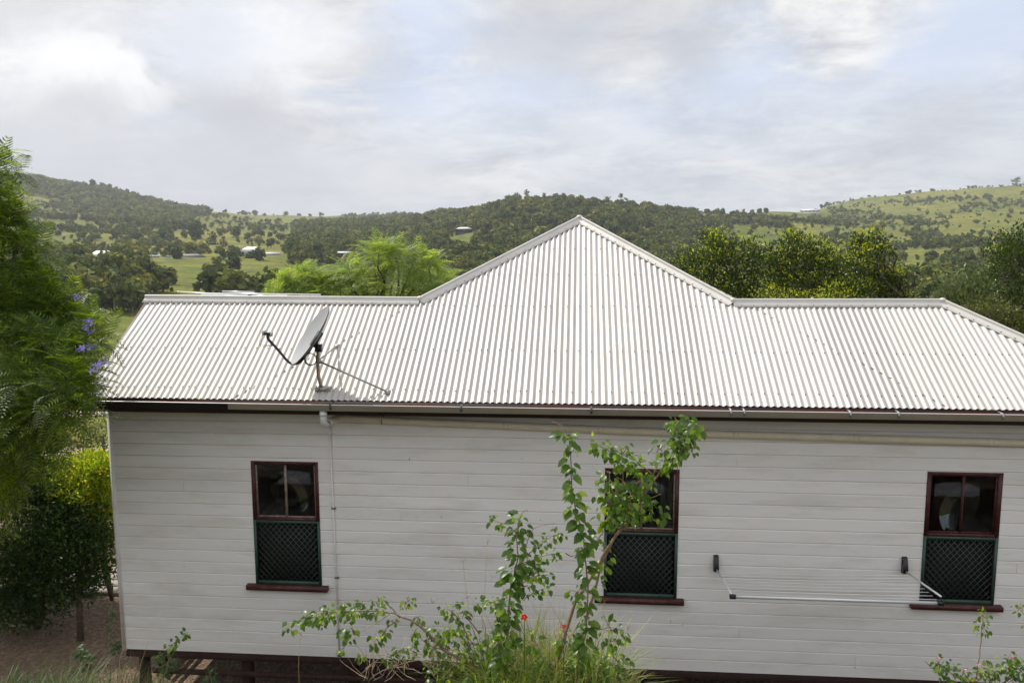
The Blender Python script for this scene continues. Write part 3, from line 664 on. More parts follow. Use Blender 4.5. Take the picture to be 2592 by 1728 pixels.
# foot on the roof: plate, clamp, bolts
m = MB(); A = Matrix.Translation(Vector(BP)) @ Matrix.Rotation(TH, 4, 'X')
m.boxm(A, (-.085, -.028, .010), (.085, .0, .016)); m.boxm(A, (-.085, .012, .010), (.085, .03, .016)); m.boxm(A, (-.03, -.03, .016), (.03, .03, .04)); m.tube([A @ Vector((-.10, .0, .03)), A @ Vector((.10, 0, .03))], .011, 8)
for dx in (-.09, -.055, .055, .09):
    for dy in (-.03, .03): m.tube([A @ Vector((dx, dy, 0.01)), A @ Vector((dx, dy, 0.04))], .008, 6)
m.build('mounting_foot', M_STEEL, dish)
m = MB(); F1 = roofS(*c5(1990, 1160), .012); at_ = P5(1192, 805); m.tube([at_, F1], .0115, 8); m.tube([F1 + (-.02, 0, 0), F1 + (.02, 0, .0)], .014, 8); A1 = Matrix.Translation(Vector(F1)) @ Matrix.Rotation(TH, 4, 'X'); m.boxm(A1, (-.03, -.03, -.006), (.03, .03, .004)); m.build('brace', M_STEEL, dish, smooth=False)
m = MB(); F2 = roofS(*c5(1398, 622), .012); m.tube([at_ + (0, 0, .02), F2], .0095, 8); A1 = Matrix.Translation(Vector(F2)) @ Matrix.Rotation(TH, 4, 'X'); m.boxm(A1, (-.03, -.03, -.006), (.03, .03, .004)); m.build('brace', M_STEEL, dish, smooth=False)
m = MB(); m.tube([at_ + (-.03, 0, .0), at_ + (.03, 0, .0)], .016, 8); m.tube([at_ + (0, 0, -.025), at_ + (0, 0, .035)], .024, 12); m.build('collar', M_STEEL, dish, smooth=True)
# reflector
top = P5(1300, 183); bot = P5(862, 808); ctr = (top + bot) / 2; maj = (top - bot); hl = np.linalg.norm(maj) / 2; maj /= np.linalg.norm(maj)
vw = (O - ctr) / np.linalg.norm(O - ctr); side = np.cross(maj, vw); side /= np.linalg.norm(side)
if side[0] > 0: side = -side
ang = R(12.0); nrm = side * math.cos(ang) + vw * math.sin(ang); nrm -= maj * (nrm @ maj); nrm /= np.linalg.norm(nrm); mn = np.cross(nrm, maj)
m = MB(); V = []; nrg, nsg = 10, 48
def dsh(rr, a, back=0.0, k=1.0): 
    d = 0.085 * (rr * rr - 1)
    return ctr + maj * (hl * k * rr * math.sin(a)) + mn * (hl * 0.93 * k * rr * math.cos(a)) + nrm * (d - back)
for i in range(nrg + 1):
    for k in range(nsg): V.append(dsh(i / nrg, 2 * math.pi * k / nsg))
F = [(i * nsg + k, (i + 1) * nsg + k, (i + 1) * nsg + (k + 1) % nsg, i * nsg + (k + 1) % nsg) for i in range(nrg) for k in range(nsg)]
m.add(V, F, 0)
V = []
for i in range(nrg + 1):
    for k in range(nsg): V.append(dsh(i / nrg, 2 * math.pi * k / nsg, 0.006))
m.add(V, [f[::-1] for f in F], 1)
V = [dsh(1, 2 * math.pi * k / nsg) for k in range(nsg)] + [dsh(1, 2 * math.pi * k / nsg, .0, 1.012) - nrm * .004 for k in range(nsg)] + [dsh(1, 2 * math.pi * k / nsg, 0.012, 1.005) for k in range(nsg)]
m.add(V, [(j * nsg + k, j * nsg + (k + 1) % nsg, (j + 1) * nsg + (k + 1) % nsg, (j + 1) * nsg + k) for j in range(2) for k in range(nsg)], 1)
m.build('reflector', [M_DISH, M_BLACK], dish, smooth=True)
backc = ctr - nrm * 0.10
m = MB(); Q = Matrix.Translation(Vector(backc)) @ Vector(nrm).to_track_quat('Z', 'Y').to_matrix().to_4x4(); m.boxm(Q, (-.07, -.10, -.015), (.07, .10, .03))
jt = P5(1180, 640); m.tube([backc, P5(1150, 600), jt], .026, 10); m.box(jt + (-.035, -.03, -.05), jt + (.03, .03, .035)); m.box(jt + (.03, -.035, -.055), jt + (.038, .035, .04)); m.build('dish_bracket', M_BLACK, dish)
m = MB(); arm = [P5(1125, 600), P5(1075, 680), P5(1020, 745), P5(985, 795), P5(940, 825), P5(890, 838), P5(845, 820), P5(800, 780), P5(740, 705), P5(660, 615), P5(600, 550), P5(588, 525)]
m.tube(arm, .0165, 8); m.build('feed_arm', M_BLACK, dish, smooth=True)
m = MB(); lp = P5(590, 482); m.tube([P5(588, 530), P5(590, 490)], .018, 10); m.tube([P5(545, 478), P5(600, 484)], .017, 12); m.tube([P5(600, 484), P5(640, 488)], .026, 14); m.build('feed_mount', M_BLACK, dish, smooth=True)
m = MB(); m.tube([P5(628, 487), P5(642, 489)], [.030, .028], 16); m.build('feed_horn', M_LNB, dish); m = MB(); m.box(P5(522, 500) , P5(560, 445) + (0, .045, 0)); m.build('receiver_box', M_LNB, dish)
m = MB(); m.tube([P5(527, 490), P5(500, 545), P5(490, 600), P5(510, 630), P5(550, 636), P5(600, 622), P5(645, 622)], .0032, 5); m.tube([P5(530, 500), P5(515, 560), P5(505, 600), P5(540, 618), P5(590, 615), P5(640, 620)], .0032, 5)
m.build('loose_cable', M_BLACK, dish, smooth=True); m = MB(); cpt = P5(1085, 780); rad_ = .0135 * 1.0
lc = [cpt + .118 * .62 * np.array([math.cos(a), 0, math.sin(a)]) for a in np.linspace(0.6, 6.6, 26)]; m.tube(lc, .006, 5); lc = [cpt + (0.004, .01, 0) + .112 * .62 * np.array([math.cos(a), 0, math.sin(a)]) for a in np.linspace(0.2, 6.2, 26)]; m.tube(lc, .006, 5)
m.build('loose_cable', M_BLACK, dish, smooth=True)

# ------------------------------------------------------------------ television antenna beyond the ridge
AYp = 3.0
a0 = atS(622, 752, AYp)
ant = empty('tv_antenna', (a0[0], AYp, ZE + (HF - AYp) * math.tan(TH)), 'flat pale television antenna just behind the left ridge', 'antenna')
m = MB(); m.tube([(a0[0], AYp, ZE + (HF - AYp) * math.tan(TH)), a0 + (0, 0, .03)], .014, 8); m.build('mast', M_STEEL, ant)
def As(x, y, Y): return atS(x / 2.613, 330 + (y - 9) / 2.613, Y)
m = MB(); m.tube([As(1170, 1076, AYp - .3), As(1640, 1104, AYp)], .011, 8); m.tube([As(1640, 1104, AYp), As(1900, 1100, AYp + .2)], .011, 8); m.build('boom', M_ALU, ant)
for (p, q, Y) in (((1330, 1086), (2120, 1094), AYp + .1), ((1470, 1073), (1680, 1077), AYp + .4), ((1330, 1095), (1640, 1101), AYp - .1), ((1420, 1090), (1560, 1100), AYp)):
    m = MB(); m.tube([As(*p, Y), As(*q, Y)], .011, 6); m.build('element', M_ALU, ant)
m = MB(); m.box(As(1610, 1108, AYp - .04), As(1665, 1092, AYp + .04)); m.build('clamp', M_BLACK, ant)

# ------------------------------------------------------------------ fold-out clothes line
cl = empty('clothes_line', (2.8, 0.42, 2.3), 'fold-out wall clothes line with silver frame and thin cords', 'clothes line')
lb = np.array([1.688, YW - .02, 2.27]); rbk = np.array([3.905, YW - .02, 2.315])
FL = atS(1855, 1509, -0.42); FR = atS(2382, 1509, -0.42)
for b in (lb, rbk):
    m = MB(); x, z = b[0], b[2]
    prof = [(YW - .012, z + .115), (YW - .045, z + .105), (YW - .085, z - .01), (YW - .085, z - .075), (YW - .012, z - .085)]
    V = [(x - .028, p[0], p[1]) for p in prof] + [(x + .028, p[0], p[1]) for p in prof]
    m.add(V, [(i, (i + 1) % 5, 5 + (i + 1) % 5, 5 + i) for i in range(5)]); m.add(V, [(4, 3, 2, 1), (6, 7, 8, 9)]); m.f.append(np.array([(m.n - 10, m.n - 9, m.n - 6), (m.n - 5, m.n - 1, m.n - 4)])); m.m.append(np.zeros(2, int)); m.at.append(np.zeros(0))
    m.build('wall_bracket', M_BLACK, cl)
al = lb + (0.005, -.07, -.05); ar = rbk + (0.005, -.07, -.05)
for s, e in ((al, FL), (ar, FR)):
    m = MB(); m.tube([s, e], .0115, 8); m.build('arm', M_ALU, cl)
m = MB(); d = FR - FL; m.box(FL + (-.02, -.012, -.016), (FR[0] + .02, FL[1] + .012, FL[2] + .016)); o = m.build('front_bar', M_ALU, cl)
for p in (FL, np.array([FR[0], FL[1], FL[2]])): m = MB(); m.box(p + (-.035, -.02, -.021), p + (.03, .02, .021)); m.build('corner_cap', M_BLACK, cl)
for i in range(1, 9):
    t = i / 9; p = al * (1 - t) + FL * t; q = ar * (1 - t) + np.array([FR[0], FL[1], FL[2]]) * t
    mid = (p + q) / 2 + (0, 0, -.012); m = MB(); m.tube([p, mid, q], .0032, 5); m.build('cord', M_CORD, cl)

# timber boards lying in the yard
tb = empty('timber_boards', (-8.4, 4.3, 0), 'weathered grey timber boards lying beside the house corner', 'boards')
for k in range(4):
    m = MB(); y = 3.75 + k * .27; m.box((-10.2 + random.uniform(-.2, .2), y, 0.02), (-6.3, y + .24, .07 + .004 * k)); m.build('board', M_TIMBER, tb)

# ------------------------------------------------------------------ foliage
def rot_from(dirs, ups):
    """matrices whose x axis is dirs, z axis near ups"""
    x = dirs / (np.linalg.norm(dirs, axis=1, keepdims=True) + 1e-9); y = np.cross(ups, x); y /= (np.linalg.norm(y, axis=1, keepdims=True) + 1e-9); z = np.cross(x, y)
    return np.stack([x, y, z], 2)
def scatter(m, tv, tf, pos, Rm, scl, mi=0, tint=None):
    tv = np.asarray(tv, float); tf = np.asarray(tf, int); n = len(pos)
    V = np.einsum('nij,kj->nki', Rm, tv) * np.asarray(scl).reshape(-1, 1, 1) + np.asarray(pos)[:, None, :]
    F = (tf[None] + (np.arange(n) * len(tv))[:, None, None]).reshape(-1, tf.shape[1])
    mm = np.tile(mi, n) if not np.isscalar(mi) else mi
    tt = None if tint is None else np.repeat(tint, len(tv))
    m.add(V.reshape(-1, 3), F, mm, tt)
def unit(n):
    v = rng.normal(size=(n, 3)); return v / np.linalg.norm(v, axis=1, keepdims=True)
# a broad leaf: folded along its midrib, tip drooping
LEAF_V = [(0, 0, 0), (.22, .30, .05), (.22, -.30, .05), (.30, 0, -.01), (.62, .27, .03), (.62, -.27, .03), (.68, 0, -.05), (1.0, 0, -.17)]
LEAF_F = [(0, 3, 1, 1), (0, 2, 2, 3), (3, 6, 4, 1), (3, 2, 5, 6), (6, 7, 7, 4), (6, 5, 7, 7)]
def tri_clean(F): return [tuple(dict.fromkeys(f)) for f in F]
LEAF_T = [(0, 3, 1), (0, 2, 3), (3, 4, 1), (3, 6, 4), (3, 2, 5), (3, 5, 6), (6, 7, 4), (6, 5, 7)]
SM_V = [(0, 0, 0), (.45, .24, .06), (1, 0, -.06), (.45, -.24, .06)]
SM_F = [(0, 3, 2, 1)]
def frond_template(npair=10, L_=1.0, pin=0.32):
    V = []; F = []
    def quad(a, b, w0, w1, up=(0, 0, 1)):
        a = np.array(a); b = np.array(b); d = b - a; s = np.cross(d, up); s /= (np.linalg.norm(s) + 1e-9); i = len(V)
        V.extend([a - s * w0, a + s * w0, b + s * w1, b - s * w1]); F.append((i, i + 1, i + 2, i + 3))
    P = lambda t: np.array([t * L_, 0, 0.10 * math.sin(t * 2.2) - 0.28 * t * t])
    for k in range(3): quad(P(k / 3), P((k + 1) / 3), .006, .004)
    for k in range(npair):
        t = 0.14 + 0.84 * (k + .5) / npair; l = pin * (math.sin(math.pi * (0.15 + 0.80 * t)) ** .7) * (1.1 - .35 * t)
        for sg in (-1, 1):
            a = P(t); mid = a + l * .55 * np.array([.45, sg * .88, .04]); e = a + l * np.array([.62, sg * .80, -.16])
            quad(a, mid, .008, .019); quad(mid, e, .019, .004)
    return np.array(V), F
FR_V, FR_F = frond_template()
def whorls(m, c, r, k, per, length, origin, bm=None):
    """branch tips, each with a rosette of fronds"""
    u = unit(k); tips = c + u * (rng.random(k) ** .4)[:, None] * r * np.array([1, 1, .85])
    for t_, q in zip(tips, u):
        ax = q * .8 + np.array([0, 0, .35]) + (c - origin) / (np.linalg.norm(c - origin) + 1e-6) * .6; ax /= np.linalg.norm(ax)
        a = np.cross(ax, (0, 0, 1.0)); a /= (np.linalg.norm(a) + 1e-6); b = np.cross(ax, a); th = rng.uniform(0, 6.28) + np.arange(per) * 2.4
        d = ax * .55 + (a * np.cos(th)[:, None] + b * np.sin(th)[:, None]) + unit(per) * .12; d[:, 2] -= .12
        scatter(m, FR_V, FR_F, np.repeat(t_[None], per, 0), rot_from(d, unit(per) * .10 + np.array([0, 0, 1.0]) + ax * .3), length * rng.uniform(.65, 1.15, per))
        if bm is not None: bm.tube([t_ - ax * .22 * r, t_], [.006, .003], 3, cap=False)
def fronds(m, pos, out, length, droop=.15, jit=.45, mi=0):
    n = len(pos); d = out + unit(n) * jit; d[:, 2] = d[:, 2] * .6 - droop * rng.random(n); up = unit(n) * .35 + np.array([0, 0, 1.0])
    scatter(m, FR_V, FR_F, pos, rot_from(d, up), length * rng.uniform(.7, 1.2, n), mi)
def branch_tubes(m, base, targets, r0_, r1_=.012, n=5, wig=.15):
    base = np.array(base, float)
    for tg in targets:
        tg = np.array(tg, float); P = []; ln = np.linalg.norm(tg - base)
        for k in range(n + 1):
            t = k / n; P.append(base * (1 - t) + tg * t + np.array([0, 0, 1]) * math.sin(math.pi * t) * ln * .10 + rng.normal(size=3) * ln * wig * .15 * (0 < k < n))
        m.tube(P, list(np.linspace(r0_, r1_, n + 1)), 6)

M_JAC = leafmat('jacaranda_leaf', (0.032, 0.060, 0.008), (0.078, 0.120, 0.012), (0.17, 0.22, 0.02), trans=.5, tcol=(4.4, 4.1, .8))
M_JAC2 = leafmat('feathery_leaf_grey_green', (0.12, 0.175, 0.05), (0.21, 0.28, 0.075), (0.32, 0.39, 0.10), trans=.45, tcol=(2.2, 2.1, .9))
M_PURP = leafmat('purple_petal', (0.26, 0.17, 0.60), (0.40, 0.30, 0.75), trans=.3, tcol=(1, 1, 1.2))
M_DUR = leafmat('golden_leaf', (0.15, 0.25, 0.02), (0.34, 0.40, 0.03), (0.66, 0.50, 0.05), trans=.5)
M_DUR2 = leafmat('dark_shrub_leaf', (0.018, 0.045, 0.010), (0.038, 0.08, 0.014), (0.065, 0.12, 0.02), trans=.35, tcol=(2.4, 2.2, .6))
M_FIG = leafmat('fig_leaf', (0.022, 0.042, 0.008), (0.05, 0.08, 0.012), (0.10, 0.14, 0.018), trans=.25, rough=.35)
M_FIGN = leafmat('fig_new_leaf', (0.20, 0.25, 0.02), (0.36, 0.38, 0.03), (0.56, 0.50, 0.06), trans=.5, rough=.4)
M_HIB = leafmat('broad_leaf', (0.042, 0.09, 0.010), (0.090, 0.165, 0.017), (0.25, 0.33, 0.045), trans=.5, tcol=(2.6, 2.5, .55), rough=.36, spec=.5)
M_PALE = leafmat('pale_tree_leaf', (0.075, 0.10, 0.045), (0.12, 0.15, 0.06), (0.17, 0.20, 0.08), trans=.25)
M_OLIVE = leafmat('olive_leaf', (0.06, 0.08, 0.02), (0.11, 0.12, 0.03), (0.19, 0.16, 0.05), trans=.3)
M_GRASS = leafmat('grass_blade', (0.11, 0.17, 0.03), (0.20, 0.26, 0.05), (0.38, 0.36, 0.12), trans=.45)
M_STRAW = leafmat('straw_blade', (0.26, 0.21, 0.10), (0.42, 0.33, 0.17), (0.20, 0.22, 0.07), trans=.35)
M_FAR = leafmat('hill_tree_leaf', (0.048, 0.066, 0.020), (0.105, 0.125, 0.034), (0.19, 0.195, 0.060), trans=.18, rough=.8, tint=True, spec=.1)
M_TRK = mat('pale_trunk', (0.20, 0.17, 0.14), .9)

def leafy(m, C, r, n, size, tv=SM_V, tf=SM_F, clump=.16, up=0.5, mi=0, shell=.35, k=None, mi2=None, mats_up=None, flat=(1, 1, .85)):
    """leaf clumps spread through an ellipsoid, denser toward its skin; returns positions"""
    k = k or max(6, n // 40); u = unit(k); cc = np.array(C) + u * (rng.random(k) ** shell)[:, None] * r * np.array(flat)
    w = rng.integers(0, k, n); pos = cc[w] + rng.normal(size=(n, 3)) * clump * np.array([1, 1, .8])
    d = u[w] + unit(n) * .9 + np.array([0, 0, up]); Rm = rot_from(d, unit(n) + np.array([0, 0, 1.]))
    s = size * rng.uniform(.6, 1.25, n)
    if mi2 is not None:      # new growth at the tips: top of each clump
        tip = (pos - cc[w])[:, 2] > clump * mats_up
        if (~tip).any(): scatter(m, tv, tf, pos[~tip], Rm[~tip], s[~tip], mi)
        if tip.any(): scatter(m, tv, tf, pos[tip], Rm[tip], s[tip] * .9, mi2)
    else: scatter(m, tv, tf, pos, Rm, s, mi)
    return cc

# --- left: jacaranda
def blobs_D(lst): return [(atD(x, y, Y), r) for x, y, r, Y in lst]
def jacaranda():
    tr_base = np.array([-9.2, .6, 0.0])
    t = empty('jacaranda_tree', tuple(tr_base), 'large feathery green jacaranda with purple flowers left of the house', 'tree')
    # clumps: D pixel, radius in metres, depth
    B = [(0, 400, .28, 1.0), (-30, 470, .5, 1.2), (20, 500, .35, 1.2), (-20, 560, .6, 1.2), (45, 585, .42, 1.1), (-40, 660, .7, 1.2), (60, 650, .45, 1.2), (95, 675, .38, 1.0),
         (20, 740, .65, 1.0), (110, 740, .5, .9), (170, 750, .42, 1.0), (215, 770, .33, .9), (-40, 820, .8, 1.2), (70, 830, .6, .7), (150, 830, .5, .5), (200, 830, .35, .4), (190, 880, .34, .0), (120, 900, .5, .2), (30, 920, .65, .4),
         (-40, 980, .7, .8), (60, 990, .5, .3), (130, 970, .38, .0), (0, 1060, .55, .5), (70, 1060, .36, .3), (-60, 1150, .6, .8), (175, 925, .28, -.1), (160, 700, .25, 1.0), (-60, 380, .45, 1.4)]
    C = blobs_D([(x - (28 if x > 90 else 8), y, r * .88, Y - 1.25) for x, y, r, Y in B]) + [(np.array(p), r) for p, r in (((-10.5, 3.2, 4.2), 1.0), ((-11.0, 2.1, 3.8), .9), ((-12.2, 5.3, 5.0), 1.2), ((-11.4, 4.6, 4.4), 1.1), ((-11.6, 2.2, 5.4), 1.0), ((-10.4, 4.9, 4.0), .8), ((-10.2, 1.6, 3.2), .8), ((-12.6, 3.6, 4.2), 1.1))]; m = MB(); fl = MB(); bm = MB(); ins = MB()
    bm.tube([tr_base + (0, 0, -.2), tr_base + (.1, 0, 1.5), tr_base + (.2, -.1, 3.0)], [.2, .16, .13], 10)
    branch_tubes(bm, tr_base + (.1, 0, 1.6), [c for c, r in C], .06, .012, 6)
    for c, r in C:
        whorls(m, c, r * .9, int(24 * r ** 1.5) + 4, 7, .42, tr_base + (0, 0, 2.5), bm)
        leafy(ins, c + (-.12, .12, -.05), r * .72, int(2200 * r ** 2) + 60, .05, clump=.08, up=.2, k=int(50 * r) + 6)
        bt = [c + unit(1)[0] * r * .7 for _ in range(5)]; branch_tubes(bm, c, bt, .012, .004, 3)
    for x, y, k in ((178, 680, 3), (205, 738, 4), (198, 752, 3), (190, 800, 6), (213, 795, 3), (225, 838, 5), (235, 830, 3), (215, 850, 4), (205, 762, 2)):
        c = atD(x, y, -1.1 if y < 800 else -1.7); n = k * 9; pos = c + rng.normal(size=(n, 3)) * np.array([.028, .028, .016]); fl = MB(); scatter(fl, SM_V, SM_F, pos, rot_from(unit(n), unit(n)), rng.uniform(.016, .032, n)); fl.build('flower_cluster', M_PURP, t)
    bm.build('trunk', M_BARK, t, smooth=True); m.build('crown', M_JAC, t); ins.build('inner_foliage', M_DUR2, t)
    
jacaranda()

# --- golden shrub and dark shrub at the left
def golden():
    base = np.array([-8.0, 3.6, 0]); t = empty('golden_shrub', tuple(base), 'yellow-leaved shrub glowing between the jacaranda and house corner', 'shrub')
    m = MB(); bm = MB()
    for x, y, r, Y, n in ((228, 1075, .28, 3.0, 1600), (205, 1105, .32, 3.0, 1800), (150, 1100, .36, 3.2, 1600), (225, 1150, .30, 3.0, 1600), (170, 1160, .38, 3.2, 1600), (100, 1095, .3, 3.2, 900), (120, 1160, .4, 3.4, 1000), (238, 1110, .24, 3.0, 1200), (60, 1110, .3, 3.3, 500), (200, 1070, .2, 3.1, 500), (236, 1180, .24, 3.0, 900), (215, 1215, .22, 2.85, 600), (238, 1240, .2, 2.9, 500), (185, 1120, .3, 2.8, 1200), (130, 1085, .3, 2.9, 900)):
        c = atD(x, y, Y); leafy(m, c, r, n, .06, clump=.075, up=.7, k=34)
    branch_tubes(bm, base, [atD(x, y, 3.1) for x, y in ((228, 1090), (200, 1120), (150, 1110), (110, 1110), (225, 1160))], .03, .008, 5)
    bm.build('stems', M_BARK, t, smooth=True); m.build('foliage', M_DUR, t)
    base = np.array([-7.75, 2.9, 0]); t = empty('dark_shrub', tuple(base), 'tall dark green shrub with thin trunk beside gravel at left', 'shrub')
    m = MB(); bm = MB()
    for x, y, r, Y, n in ((40, 1110, .5, 2.9, 3200), (110, 1150, .45, 2.9, 3000), (185, 1190, .38, 2.8, 2400), (222, 1240, .30, 2.7, 1700), (150, 1250, .5, 2.6, 3400), (50, 1230, .6, 2.5, 4200), (215, 1300, .28, 2.6, 1200), (150, 1320, .42, 2.4, 2400), (60, 1330, .5, 2.4, 3200), (-40, 1280, .6, 2.4, 2400), (20, 1390, .4, 2.3, 1800), (190, 1350, .22, 2.4, 500), (100, 1380, .35, 2.3, 1200), (90, 1250, .5, 3.4, 2600), (0, 1350, .5, 3.3, 2000)):
        c = atD(x, y, Y); leafy(m, c, r, n, .07, clump=.12, up=.3, k=70)
    p0 = atD(182, 1430, 2.2); p0[2] = 0
    bm.tube([p0, atD(180, 1330, 2.4), atD(200, 1250, 2.6), atD(190, 1180, 2.7)], [.05, .04, .03, .015], 8)
    branch_tubes(bm, (p0[0] - .9, p0[1] + .3, 0), [atD(x, y, 2.5) for x, y in ((60, 1150), (20, 1240), (90, 1200), (120, 1290), (40, 1330))], .04, .01, 5)
    bm.build('stems', M_BARK, t, smooth=True); m.build('foliage', M_DUR2, t)
golden()
# a shrub down the slope seen past the corner
def slope_shrub(name, label, x, y, Y, r, n, mt, sz=.12, hgt=None, cat='shrub'):
    c = atD(x, y, Y); g = hterr(c[0], c[1]); t = empty(name, (c[0], c[1], g), label, cat); m = MB(); leafy(m, c, r, n, sz, clump=r * .25, k=30); m.build('foliage', mt, t)
    b = MB(); b.tube([(c[0], c[1], g - .1), (c[0], c[1], c[2])], [r * .08, r * .04], 6); b.build('stems', M_BARK, t)
slope_shrub('olive_shrub', 'olive shrub seen past the top left corner of the wall', 236, 1000, 14, .9, 1500, M_OLIVE, .11)
slope_shrub('dry_bush', 'yellowish bush beside the dirt road below', 190, 1015, 22, .8, 900, M_STRAW, .12, cat='bush')

# --- feathery tree beyond the left wing
def feather_back():
    base = np.array([-4.2, 7.6, 0]); t = empty('feathery_tree', tuple(base), 'bright green feathery tree rising behind the left ridge', 'tree'); m = MB(); bm = MB()
    B = [(880, 600, .42), (850, 640, .5), (780, 635, .42), (720, 640, .42), (670, 645, .40), (650, 672, .45), (730, 680, .5), (800, 680, .5), (900, 650, .5), (950, 600, .32), (945, 640, .42), (985, 655, .35), (1000, 640, .25), (870, 575, .26), (985, 610, .2), (910, 585, .25), (640, 690, .4), (900, 690, .5), (980, 690, .4), (700, 620, .22), (800, 610, .2), (770, 700, .5), (850, 700, .5), (1010, 690, .3), (700, 705, .4)]
    C = [(atD(x, y + (22 if x < 830 else 6), 7.2 + random.uniform(-.8, .8)), r * .82) for x, y, r in B]
    bm.tube([base, base + (.05, 0, 2), base + (.1, 0, 3.4)], [.14, .11, .09], 8); branch_tubes(bm, base + (.1, 0, 3.2), [c for c, r in C], .05, .012, 6)
    for c, r in C:
        whorls(m, c, r * .95, int(13 * r) + 3, 6, .58, base + (0, 0, 3), bm)
    bm.build('trunk', M_BARK, t, smooth=True); m.build('crown', M_JAC2, t)
feather_back()
# --- dark tree group beyond the right wing
def fig(label, base, B, Y, new=.75, n0=5200, size=.085, m1=None, m2=None, name='fig_tree', clump=.13):
    t = empty(name, base, label, 'tree'); m = MB(); bm = MB(); base = np.array(base)
    C = [(atD(x, y, Y + random.uniform(-.6, .6)), r) for x, y, r in B]; tot = sum(r ** 2 for c, r in C)
    top = max(c[2] for c, r in C); low = min(c[2] for c, r in C)
    bm.tube([base + (0, 0, -.2), (base * .5 + np.array([base[0], base[1], low]) * .5), (base[0], base[1], low)], [.22, .18, .13], 9)
    branch_tubes(bm, (base[0], base[1], low - .5), [c for c, r in C], .035, .012, 6)
    for c, r in C:
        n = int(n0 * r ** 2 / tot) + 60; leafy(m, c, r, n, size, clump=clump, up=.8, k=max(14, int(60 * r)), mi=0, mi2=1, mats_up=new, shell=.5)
        branch_tubes(bm, c - np.array([0, 0, r * .5]), [c + unit(1)[0] * r * .8 for _ in range(6)], .02, .006, 3)
    bm.build('trunk', M_BARK, t, smooth=True); m.build('crown', [m1 or M_FIG, m2 or M_FIGN], t)
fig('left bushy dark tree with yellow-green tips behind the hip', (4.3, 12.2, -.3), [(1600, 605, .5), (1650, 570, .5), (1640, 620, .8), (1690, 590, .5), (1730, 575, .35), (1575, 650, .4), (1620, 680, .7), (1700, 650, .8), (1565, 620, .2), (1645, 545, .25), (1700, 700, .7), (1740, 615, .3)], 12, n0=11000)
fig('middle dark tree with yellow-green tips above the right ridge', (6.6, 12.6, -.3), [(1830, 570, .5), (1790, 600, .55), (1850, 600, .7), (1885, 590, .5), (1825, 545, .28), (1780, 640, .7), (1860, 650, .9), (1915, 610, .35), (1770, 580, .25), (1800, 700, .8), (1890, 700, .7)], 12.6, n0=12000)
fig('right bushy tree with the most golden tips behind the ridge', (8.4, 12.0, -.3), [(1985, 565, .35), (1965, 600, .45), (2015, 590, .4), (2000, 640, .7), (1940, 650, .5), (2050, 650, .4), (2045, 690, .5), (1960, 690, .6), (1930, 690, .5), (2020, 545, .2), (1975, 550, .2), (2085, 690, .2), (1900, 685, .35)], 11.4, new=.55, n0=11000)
fig('small golden-tipped bush rising just over the ridge', (6.7, 9.4, 0), [(1785, 690, .22), (1840, 700, .25), (1870, 690, .12), (1900, 700, .2), (1760, 700, .2)], 9.4, new=.7, n0=2200, size=.07, name='golden_bush')
fig('tall dark green tree at the right edge of the picture', (15.5, 14.2, -.8), [(2330, 600, .8), (2310, 570, .4), (2360, 560, .7), (2340, 660, .9), (2320, 710, .7), (2380, 740, .9), (2300, 640, .3), (2420, 620, 1.1), (2340, 770, .7), (2300, 690, .4), (2345, 590, .5)], 13.5, new=1.6, n0=13000, name='broadleaf_tree')
fig('olive-brown bush beyond the right hip capping', (12.0, 10.6, -.2), [(2260, 720, .4), (2290, 730, .4), (2250, 745, .3), (2310, 750, .4), (2230, 720, .25), (2335, 770, .35), (2290, 770, .4), (2330, 740, .4)], 10.4, new=.9, n0=5500, m1=M_OLIVE, m2=M_OLIVE, name='olive_bush', size=.075)
fig('pale grey-green rounded tree behind the right hip', (19.5, 27, -4), [(2210, 690, 1.0), (2240, 670, 1.1), (2270, 690, 1.3), (2190, 710, .8), (2290, 660, .9), (2230, 730, 1.3), (2300, 700, 1.2), (2255, 655, .6), (2175, 690, .5)], 27, new=9, n0=9000, m1=M_PALE, m2=M_PALE, name='pale_tree', size=.17, clump=.26)

# ------------------------------------------------------------------ hillside trees
def tree_template(kind, seed):
    g = np.random.default_rng(seed); m = MB()
    nl = {'near': 7, 'far': 3}[kind]; nq = {'near': 34, 'far': 15}[kind]; H = 1.0
    for i in range(nl):
        a = g.random() * 6.28; rr = g.uniform(.0, .30) if i else 0; c = np.array([math.cos(a) * rr, math.sin(a) * rr, g.uniform(.24, .76) if i else .58]); r = g.uniform(.17, .27) if kind == 'near' else g.uniform(.24, .33)
        # core
        cub = np.array([(x, y, z) for x in (-1, 1) for y in (-1, 1) for z in (-1, 1)], float) / 1.732
        m.add(c + cub * r * .82 + g.normal(size=(8, 3)) * r * .08, [(0, 1, 3, 2), (4, 6, 7, 5), (0, 4, 5, 1), (2, 3, 7, 6), (0, 2, 6, 4), (1, 5, 7, 3)], 0)
        u = g.normal(size=(nq, 3)); u /= np.linalg.norm(u, axis=1, keepdims=True); pos = c + u * r * g.uniform(.75, 1.12, nq)[:, None]
        d = g.normal(size=(nq, 3)); nn = u + g.normal(size=(nq, 3)) * .6
        Q = np.array([(-.5, -.35, 0), (.5, -.4, 0), (.45, .42, .05), (-.4, .38, -.05)]); scatter(m, Q, [(0, 1, 2, 3)], pos, rot_from(d, nn), r * g.uniform(.35, .75, nq), 0)
    m.tube([(0, 0, -.06), (0.01, 0, .25), (.03, .02, .55)], [.028, .02, .012], 4, 1)
    return m
